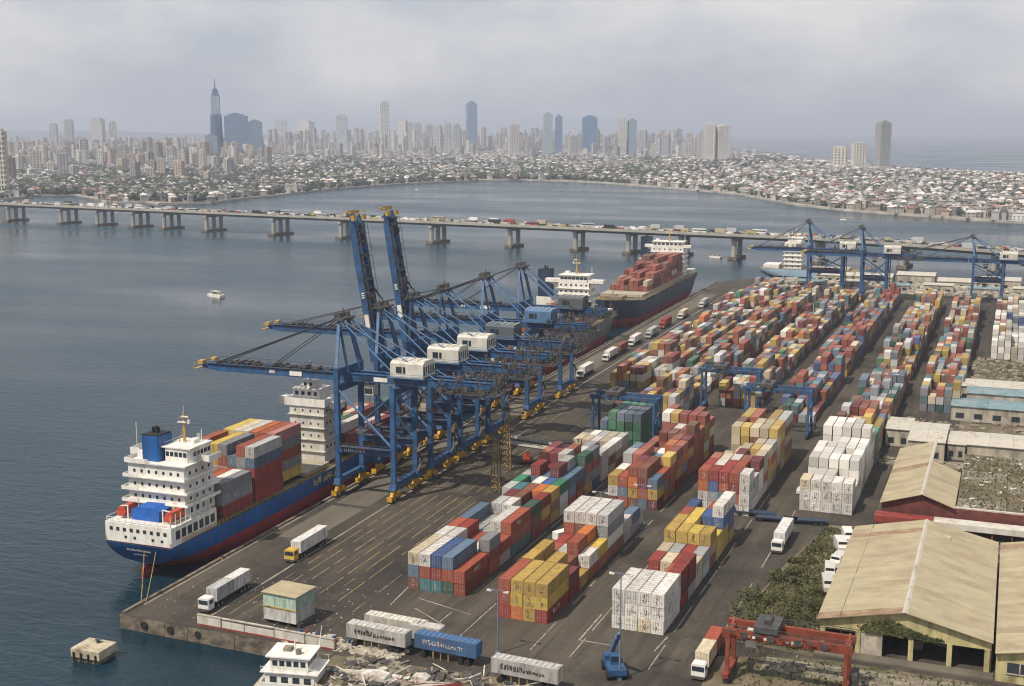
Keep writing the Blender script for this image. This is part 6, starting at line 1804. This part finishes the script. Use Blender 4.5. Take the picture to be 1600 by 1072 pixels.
# ---- farther mid-rise blocks that merge into one mass in the haze
mm = MB()
cnt = tries = 0
while cnt < 1500 and tries < 22000:
    tries += 1
    px = R.uniform(-30, 560) if R.random() < .66 else R.uniform(560, 1120)
    by = R.uniform(222, 262) if px < 420 else R.uniform(222, 236)
    x, y = ground(px, by, 0)
    if not inside(x, y, LAND) or any((x - a) ** 2 + (y - b_) ** 2 < (r + 6) ** 2 for a, b_, r in taken): continue
    mm.T = Matrix.Translation((x, y, LZ)) @ Matrix.Rotation(YAW + R.uniform(-.7, .7), 4, 'Z')
    w_, d_, h = R.uniform(10, 24), R.uniform(10, 18), (R.triangular(14, 72, 26) if px < 420 else R.triangular(14, 120, 34))
    c_ = shade(R.choice(WALLC), R.uniform(.8, 1.1))
    mm.col = (.09, .10, .11)
    mm.box(-w_ / 2, -d_ / 2, 0, w_ / 2, d_ / 2, h)
    mm.col = c_
    z = 0
    while z < h - 1:
        mm.box(-w_ / 2 - .5, -d_ / 2 - .5, z, w_ / 2 + .5, d_ / 2 + .5, z + 2.2)
        z += 4.4
    mm.box(-w_ / 2 - .6, -d_ * .3, 0, w_ / 2 + .6, d_ * .2, h + .3)
    mm.box(-w_ * .25, -d_ / 2 - .6, 0, w_ * .2, d_ / 2 + .6, h + 3)
    taken.append((x, y, 14))
    cnt += 1
mm.T = None
tag(part('far_blocks', M['city'], None, mb=mm), 'hazy mass of apartment blocks deep in the city', 'buildings', kind='stuff')
rn = {0: 'grey', 1: 'red', 2: 'brown', 3: 'pale', 4: 'dark', 5: 'orange', 6: 'slate'}
mass = MB()
for i, (d, x, y) in enumerate(cand):
    k = R.randrange(10)
    wc = shade(R.choice(WALLC), R.uniform(.75, 1.12))
    ri = R.choices(range(7), (4, .7, 2.5, 8, 2.5, .6, 3))[0]
    rc = shade(ROOFC[ri], R.uniform(.8, 1.2))
    rz = R.choice((.2, .2 + math.pi / 2)) + R.gauss(0, .25) + (.5 if x < -800 else -.3)
    if i < 300:
        o = thing('house', f"{rn[ri]} roofed {'larger' if HV[k][0] > 10 else 'small'} {'two-storey' if HV[k][2] > 5 else 'one-storey'} house {shoreplace(project(x, y, 0)[0])}", 'house', (x, y, LZ), rz, f'{rn[ri]} roofed houses near the far shore')
        link('walls', HM[k][0], o, color=wc)
        link('roof', HM[k][1], o, color=rc)
        link('windows', HM[k][2], o)
    else:
        mass.T = Matrix.Translation((x, y, LZ)) @ Matrix.Rotation(rz, 4, 'Z')
        w_, d_, h, rh, fl_ = HV[k]
        sc_ = 1 + max(0, (d - 2500) / 4500)
        a, b_, c = house_parts(w_ * sc_, d_ * sc_, min(h, 6.4) * (1 + R.random() * .2) if x > -700 else h * (1 + R.random() * .4), rh, fl_)
        for src, colr in ((a, wc), (b_, rc)):
            mass.col = colr
            mass._add(src.v, src.f)
tag(part('far_houses', M['city'], None, mb=mass), 'sea of small hazy houses farther back in the city', 'houses', kind='stuff')
# ---- trees of the city: read as one mass
tm = MB()
cl_ = []
tries = 0
while len(cl_) < 950 and tries < 20000:
    tries += 1
    px, by = R.uniform(-40, 1640), R.triangular(238, 352, 285)
    x, y = ground(px, by, 0)
    if inside(x, y, LAND): cl_.append((x, y, R.uniform(20, 75)))
for (x, y, r) in cl_:
    if x > -700 and R.random() < .62: continue
    for _ in range(int(8 + r * .45)):
        a, q = R.uniform(0, 6.28), r * math.sqrt(R.random())
        X, Y = x + math.cos(a) * q * 1.5, y + math.sin(a) * q
        if not inside(X, Y, LAND): continue
        s_ = R.uniform(2.6, 5.4) * (.78 if x > -700 else 1)
        for _ in range(3):
            tm.blob((X + R.uniform(-3, 3), Y + R.uniform(-3, 3), LZ + s_ * R.uniform(.7, 1.7)), s_ * R.uniform(.5, .9), s_ * R.uniform(.5, .9), s_ * R.uniform(.5, .9), .4)
for (a, b_) in zip(LAND[:26], LAND[1:27]):
    n = int(math.dist(a, b_) / 14)
    for i in range(n):
        if R.random() < .5: continue
        t0 = (i + R.random()) / n
        X, Y = a[0] + (b_[0] - a[0]) * t0, a[1] + (b_[1] - a[1]) * t0
        X, Y = X + R.uniform(-10, 10), Y + R.uniform(14, 30)
        s_ = R.uniform(2.0, 4.2)
        for _ in range(3):
            tm.blob((X + R.uniform(-2, 2), Y + R.uniform(-2, 2), LZ + s_ * R.uniform(.6, 1.5)), s_ * .7, s_ * .7, s_ * .7, .4)
tag(part('city_trees', M['leaffar'], None, mb=tm), 'hazy green tree canopies mixed between the far houses', 'trees', kind='stuff')

# ---------------------------------------------------------------- haze: one closed box of thin even air
hz = MB()
hz.box(-27000, -3000, SEA - 6, 27000, 43000, 340)
hm = bpy.data.materials.new('haze_air')
hm.use_nodes = True
t = hm.node_tree
t.nodes.clear()
pv = t.nodes.new('ShaderNodeVolumePrincipled')
pv.inputs['Color'].default_value = (0.76, 0.84, 1.0, 1)
pv.inputs['Density'].default_value = HAZE_DENSITY
pv.inputs['Anisotropy'].default_value = 0.15
om = t.nodes.new('ShaderNodeOutputMaterial')
t.links.new(pv.outputs['Volume'], om.inputs['Volume'])
tag(part('haze', hm, None, mb=hz), 'thin pale haze over the whole harbour', kind='stuff')
